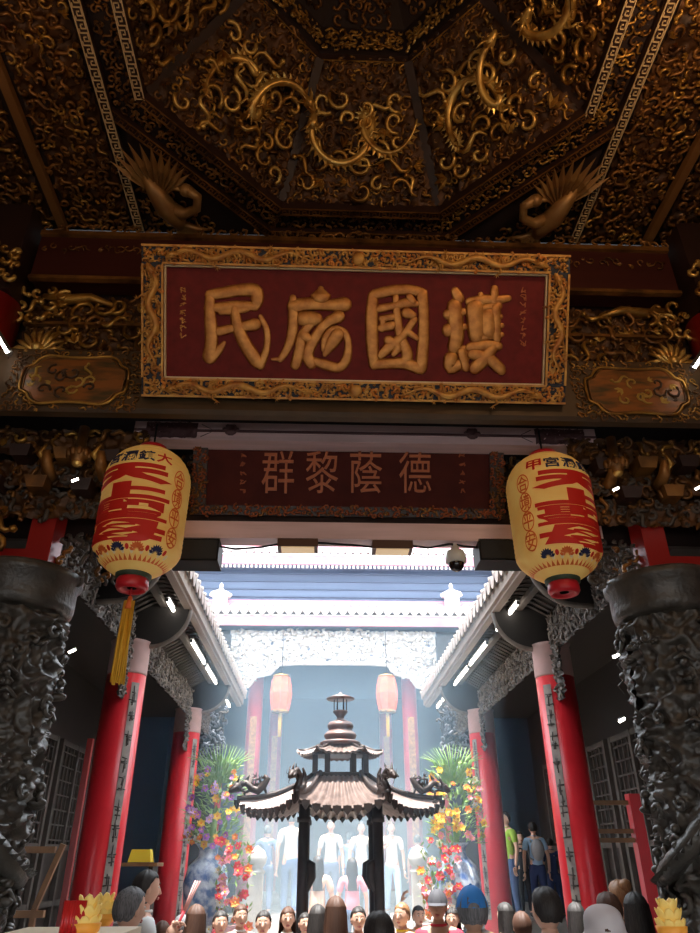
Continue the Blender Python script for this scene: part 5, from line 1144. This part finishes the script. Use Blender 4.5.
        if style == 'long':
            def lf(u, v):
                a = pi*.42+u*pi*1.16; z = .05-.43*v; r = (1.1+.02*sin(a*26))*(.93+.07*min(1, v*5))
                return hc+V((sin(a)*.087*r*(1+.22*v)*(1+.03*sin(z*40+a*3)), -cos(a)*.098*r*(1+.05*v)+.012, z))
            mb.grid(lf, 40, 6, hair, True, M)
            mb.grid(lambda u, v: lf(u, v)*1.0+V((0, -.012 if .2 < u < .8 else 0, 0)), 40, 6, hair, True, M)
        if style == 'bun': mb.ball(hc+V((0, .085, .09)), (.05, .045, .045), hair, 14, 9, M)
        mb.build('hair', t)
    if hat == 'cap':
        mb = MB()
        def cf(u, v): a = u*2*pi; e = .16+(pi/2-.16)*v; return hc+V((cos(e)*sin(a)*.093, -cos(e)*cos(a)*.112+.004, sin(e)*.132+.006))
        mb.grid(cf, 40, 9, hatc, True, M)
        for q in range(6): mb.tube([cf(q/6+.083, v/8)*1. for v in range(9)], .0022, hatc, 4, M)
        cp = mb.build('cap', t); mb = MB(); vs = []
        for q in range(11):
            a = -1.1+2.2*q/10; vs += [hc+V((sin(a)*.09, -cos(a)*.108, .03)), hc+V((sin(a)*.095, -cos(a)*.11-.075*cos(a*1.2), .012))]
        mb.add(vs, [(2*q, 2*q+1, 2*q+3, 2*q+2) for q in range(10)], hatc, True, M); mb.build('brim', cp)
        mb = MB(); n = 14; mb.add([hc+V((.034*cos(pi*q/n), .1135, .028+.026*sin(pi*q/n))) for q in range(n+1)], [tuple(range(n+1))], hair, False, M)
        mb.tube([hc+V((.036*cos(pi*q/n), .114, .028+.028*sin(pi*q/n))) for q in range(n+1)], .003, hatc, 4, M); mb.build('strap_opening', cp)
        mb = MB(); mb.ball(hc+V((0, 0, .14)), (.009, .009, .006), hatc, 8, 5, M); mb.build('button', cp)
    if hat == 'bucket':
        mb = MB()
        def cf(u, v):
            a = u*2*pi
            if v < .3: k = v/.3; r = .125-.032*k; z = -.005+.045*k
            elif v < .55: k = (v-.3)/.25; r = .096-.004*k; z = .04+.04*k
            else: k = (v-.55)/.45; r = .092*cos(k*pi/2)**.85; z = .08+.068*sin(k*pi/2)
            r *= 1+.012*sin(a*7+v*9); return hc+V((sin(a)*r, -cos(a)*r*1.16, z))
        mb.grid(cf, 40, 16, hatc, True, M); mb.build('bucket_hat', t)
    if extra: extra(t, M)
    return t
def at_floor(px, py, y, floor):
    p = at(px, py, y); return (p.x, y, floor), p.z-floor
WHITE = cloth((.75, .76, .76)); JEAN = cloth((.06, .10, .22)); BLK = cloth((.02, .02, .025)); NVY = cloth((.03, .05, .14)); GRN = cloth((.34, .55, .06)); LBL = cloth((.35, .52, .72)); PNK = cloth((.8, .32, .42)); ORGc = cloth((.85, .3, .08)); KHK = cloth((.35, .28, .2)); DBL = cloth((.05, .12, .30)); PEA = cloth((.82, .55, .42)); YEL = cloth((.85, .62, .05)); TEAL = cloth((.05, .30, .34)); PUR = cloth((.45, .12, .40)); REDC = cloth((.6, .03, .06)); GREYC = cloth((.3, .3, .31)); BLUEB = cloth((.04, .25, .7))
AWAY = pi
def incense(t, M, n=3):
    mb = MB(); R = random.Random(5)
    for q in range(n):
        a = V(((q-1)*.012, -.27, 1.34)); b = V(((q-1)*.07, -.40, 1.64)); mb.tube([a, a.lerp(b, .35)], .004, mat('incense red stick', (.7, .05, .08), .6), 5, M); mb.tube([a.lerp(b, .35), b], .006, mat('incense pink coat', (.85, .45, .42), .7), 5, M)
    mb.build('incense_sticks', None, 'pink incense sticks held up by the man beside the left red columns', 'incense')
def pack(c, both=True):
    def f(t, M):
        mb = MB(); mb.ball((0, .19, 1.2), (.14, .09, .20), c, 14, 10, M)
        for sg in (1, -1): mb.tube([(sg*.10, .10, 1.34), (sg*.11, .0, 1.43), (sg*.11, -.12, 1.34), (sg*.12, -.13, 1.2), (sg*.13, .0, 1.05), (sg*.10, .12, 1.02)], .018, c, 6, M)
        mb.build('backpack', None, 'backpack worn by the '+t['label'].replace('person ', 'person, ')[:60], 'backpack')
    return f
def crowd(px, py, y, floor, face, top, bottom, label, **k):
    p, h = at_floor(px, py, y, floor); h -= .01
    k['hair'] = k.get('hair', HB)
    if not 1.3 < h < 1.95: print('HEIGHT', label, round(h, 2))
    return person(p, h, face, top, bottom, label=label, **k)
# near people, seen from behind
crowd(131, 888, 5.3, 0, AWAY-.75, BLK, BLK, 'person with short greying hair and black top seen from behind at lower left', hair=HG, skin=SKINC)
crowd(147, 871, 6.6, 0, AWAY-1.15, WHITE, BLK, 'person in white shirt with black hair in profile raising incense sticks at lower left', pose='incense', extra=incense)
crowd(379, 912, 4.6, 0, AWAY, BLK, BLK, 'person with smooth black hair, top of head just right of the burner post', style='short')
crowd(471, 889, 4.9, 0, AWAY-.1, GREYC, JEAN, 'person wearing a bright blue cap with rear strap opening, back to us', hat='cap', hatc=BLUEB, hair=HG, skin=SKIN2)
crowd(545, 888, 5.0, 0, AWAY+.35, NVY, JEAN, 'person with thick black hair and navy collar in front of right red column', hair=HB)
crowd(603, 911, 3.95, 0, AWAY, WHITE, BLK, 'person in a pale grey bucket hat at the bottom right', hat='bucket', hatc=cloth((.62, .58, .60)), hair=HBR)
crowd(619, 881, 6.4, 0, AWAY+.3, KHK, BLK, 'person with light brown hair pinned in a bun behind the dark-haired one', hair=HLB, style='bun')
crowd(634, 893, 6.1, 0, AWAY-.1, BLK, BLK, 'person with long black hair in dark clothes near the right dragon column', style='long')
crowd(607, 893, 5.9, 0, AWAY+.2, PEA, JEAN, 'person with short brown hair between bun and bucket hat', hair=HBR)
# courtyard crowd
crowd(197, 905, 7.2, 0, AWAY+.4, WHITE, JEAN, 'person with wavy brown hair below the left vase', hair=HBR, style='long')
crowd(221, 911, 8.2, 0, .3, TEAL, BLK, 'person with black hair in teal between brown-haired one and the white shirt')
crowd(241, 905, 8.8, 0, .35, WHITE, KHK, 'person in white shirt below the left stone post, face half turned', hair=HBR)
crowd(264, 911, 8.0, 0, .0, ORGc, BLK, 'person with glasses-dark brows in orange facing us left of the burner')
crowd(288, 907, 8.6, 0, .1, WHITE, BLK, 'person with long black hair facing us just left of the burner post', style='long', hair=HBR)
crowd(318, 905, 7.4, 0, AWAY, GREYC, BLK, 'person with dark hair and grey top inside the burner posts, lower left', style='long')
crowd(336, 897, 6.9, 0, AWAY+.1, PEA, JEAN, 'person with long reddish brown hair seen from behind between the burner posts', hair=HBR, style='long')
crowd(358, 907, 8.2, 0, .1, LBL, JEAN, 'person in light blue facing us low between the burner posts')
crowd(402, 903, 8.3, 0, -.6, YEL, BLK, 'person with pale hair in yellow right of the burner post', hair=HLB, style='short', pose='hold')
crowd(418, 906, 9.6, 0, .2, ORGc, JEAN, 'person in orange holding up an arm right of the yellow one', pose='raise')
crowd(437, 891, 7.2, 0, -.25, REDC, BLK, 'person in dark flat cap with red top facing us left of the blue cap', hat='cap', hatc=cloth((.06, .06, .07)), skin=SKIN2)
crowd(505, 903, 8.0, 0, AWAY+.5, PUR, JEAN, 'person in purple between blue cap and navy collar', style='long', hair=HB)
crowd(183, 915, 7.6, 0, AWAY+.5, GREYC, BLK, 'person with greying hair low beside the left column foot', hair=HG)
# people on the hall steps and terrace in the smoke
TZ = .9
crowd(268, 825, 17.4, TZ, AWAY, DBL, JEAN, 'person in dark blue shirt seen from behind left on the hall terrace', pose='swing', stride=.1)
crowd(292, 812, 16.6, TZ, AWAY, WHITE, DBL, 'person in white shirt seen from behind next to the left burner post', stride=.08)
crowd(318, 856, 14.0, .18, AWAY, PEA, BLK, 'person in peach top climbing the steps between the burner posts', style='long', stride=.1)
crowd(331, 820, 17.2, TZ, .1, WHITE, JEAN, 'person in white on the terrace behind the burner, left of centre')
crowd(349, 832, 17.9, TZ, AWAY, LBL, DBL, 'person in light blue on the terrace between the burner posts')
crowd(361, 822, 16.8, TZ, .2, WHITE, LBL, 'person in white top on the terrace behind the burner, right of centre', style='long')
crowd(352, 858, 14.6, .18, AWAY, PNK, JEAN, 'person in pink on the lower hall steps between the burner posts', style='long')
crowd(391, 822, 16.9, TZ, .1, WHITE, LBL, 'person in white with shoulder bag strap walking towards us right of the burner', style='long', pose='bag', stride=.12, hair=HBR)
crowd(417, 835, 17.5, TZ, AWAY, DBL, BLK, 'person in dark blue on the terrace beside the right stone post')
crowd(505, 812, 15.6, .9, -1.2, GRN, JEAN, 'person in green top reaching one arm up between the right columns', pose='raise', style='short')
crowd(532, 822, 15.7, .9, AWAY, LBL, NVY, 'person in light blue shirt with backpack straps in the right aisle', extra=pack(GREYC))
crowd(519, 832, 16.4, .9, .1, BLK, BLK, 'person in black between the green and the light blue one in the right aisle', style='long')
crowd(549, 838, 15.9, .9, AWAY, NVY, NVY, 'person in navy beside the near right red column in the aisle')
crowd(163, 921, 7.9, 0, AWAY+.2, PNK, JEAN, 'person in pink top low between the raised incense and the left column foot', hair=HBR)
crowd(305, 913, 8.9, 0, .2, NVY, BLK, 'person in navy facing us right behind the left burner post', pose='hold')
crowd(452, 908, 8.8, 0, -.3, WHITE, JEAN, 'person in white facing us between flat cap and bright blue cap', style='long')
crowd(521, 912, 6.9, 0, AWAY-.2, GREYC, BLK, 'person with brown hair and grey top left of the navy collar', hair=HBR)
crowd(575, 903, 7.6, 0, AWAY, TEAL, BLK, 'person with dark hair and teal top at the foot of the right red column', style='long')
SKY, SUN, EXPO, D1, D2, D3, SUNY = 4.8, 18.0, 0.08, .028, .04, .065, 10.0
HALL_FILLS = ((-2.4, 2.2, 5.9, 9), (1.9, 2.0, 6.1, 36), (-1.3, -.6, 4.6, 36), (1.3, -.6, 4.6, 44))  # unseen warm point lights added to brighten the ceiling and name board
# ================================================================== LIGHT
def light(tp, loc, e, col, size=.3, name='lamp_light', aim=None, sp=None):
    d = bpy.data.lights.new(name, tp); d.energy = e; d.color = col
    if tp in ('POINT', 'SPOT'): d.shadow_soft_size = size
    if sp: d.spot_size = sp; d.spot_blend = .8
    o = bpy.data.objects.new(name, d); COL.objects.link(o); o.location = loc
    if aim is not None: o.rotation_euler = (V(aim)-V(loc)).to_track_quat('-Z', 'Y').to_euler()
    return o
w = bpy.data.worlds.new('bright hazy sky'); scene.world = w; w.use_nodes = True
w.node_tree.nodes['Background'].inputs[0].default_value = (.86, .93, 1, 1); w.node_tree.nodes['Background'].inputs[1].default_value = SKY
sun = light('SUN', (-1.5, 8, 20), SUN, (1, .97, .92), name='sun', aim=(.5, SUNY, 0)); sun.data.angle = radians(4)
for x, y, z, e in HALL_FILLS: light('POINT', (x, y, z), e, (1, .60, .30), .15, 'hall_fill_light')
def puffs(nm, c, d, dens, col, z0, fall):
    mb = MB(); m = bpy.data.materials.new(nm); m.use_nodes = True; nt = m.node_tree; nt.nodes.remove(nt.nodes['Principled BSDF'])
    v = nt.nodes.new('ShaderNodeVolumeScatter'); v.inputs['Color'].default_value = (*col, 1); v.inputs['Anisotropy'].default_value = .3
    g = nt.nodes.new('ShaderNodeNewGeometry'); sp = nt.nodes.new('ShaderNodeSeparateXYZ'); nt.links.new(g.outputs['Position'], sp.inputs[0])
    mr = nt.nodes.new('ShaderNodeMapRange'); mr.interpolation_type = 'SMOOTHSTEP'; nt.links.new(sp.outputs['Z'], mr.inputs['Value'])
    for i, x in zip((1, 2, 3, 4), (z0, z0+fall, 1, 0)): mr.inputs[i].default_value = x
    n = nt.nodes.new('ShaderNodeTexNoise'); n.inputs['Scale'].default_value = .7; n.inputs['Detail'].default_value = 2; nt.links.new(g.outputs['Position'], n.inputs['Vector'])
    r = nt.nodes.new('ShaderNodeMapRange'); nt.links.new(n.outputs['Fac'], r.inputs['Value'])
    for i, x in zip((1, 2, 3, 4), (.35, .65, .25, 1.5)): r.inputs[i].default_value = x
    a = nt.nodes.new('ShaderNodeMath'); a.operation = 'MULTIPLY'; nt.links.new(mr.outputs[0], a.inputs[0]); nt.links.new(r.outputs[0], a.inputs[1])
    b = nt.nodes.new('ShaderNodeMath'); b.operation = 'MULTIPLY'; nt.links.new(a.outputs[0], b.inputs[0]); b.inputs[1].default_value = dens; nt.links.new(b.outputs[0], v.inputs['Density'])
    nt.links.new(v.outputs[0], nt.nodes['Material Output'].inputs['Volume']); mb.box(c, d, m); return mb.build('drifting_incense_smoke', None, 'dense low bank of bright incense smoke over the hall steps', 'smoke', None, 'stuff')
def smoke(nm, c, d, dens, col, label):
    mb = MB(); m = bpy.data.materials.new(nm); m.use_nodes = True; nt = m.node_tree; nt.nodes.remove(nt.nodes['Principled BSDF'])
    v = nt.nodes.new('ShaderNodeVolumeScatter'); v.inputs['Color'].default_value = (*col, 1); v.inputs['Density'].default_value = dens; v.inputs['Anisotropy'].default_value = .25
    nt.links.new(v.outputs[0], nt.nodes['Material Output'].inputs['Volume']); mb.box(c, d, m); return mb.build(nm, None, label, 'smoke', None, 'stuff')
smoke('incense_smoke', (0, 12.9, 2.7), (4.0, 8.2, 5.3), D1, (.55, .78, 1), 'thin bluish incense smoke filling the courtyard round the burner')
smoke('incense_smoke', (0, 20.9, 3.85), (10.4, 7.6, 5.6), D2, (.30, .60, 1), 'bluish incense smoke inside the main hall')
puffs('drifting smoke', (0, 14.4, 2.9), (3.6, 5.0, 5.0), D3, (.68, .86, 1), 1.4, 3.2)
scene.view_settings.view_transform = 'Standard'; scene.view_settings.look = 'None'; scene.view_settings.gamma = 1; scene.view_settings.exposure = EXPO
scene.cycles.volume_step_rate = 3; scene.cycles.max_bounces = 6; scene.cycles.volume_bounces = 1; scene.cycles.use_denoising = True; scene.cycles.sample_clamp_indirect = 6
scene.cycles.caustics_reflective = False; scene.cycles.caustics_refractive = False
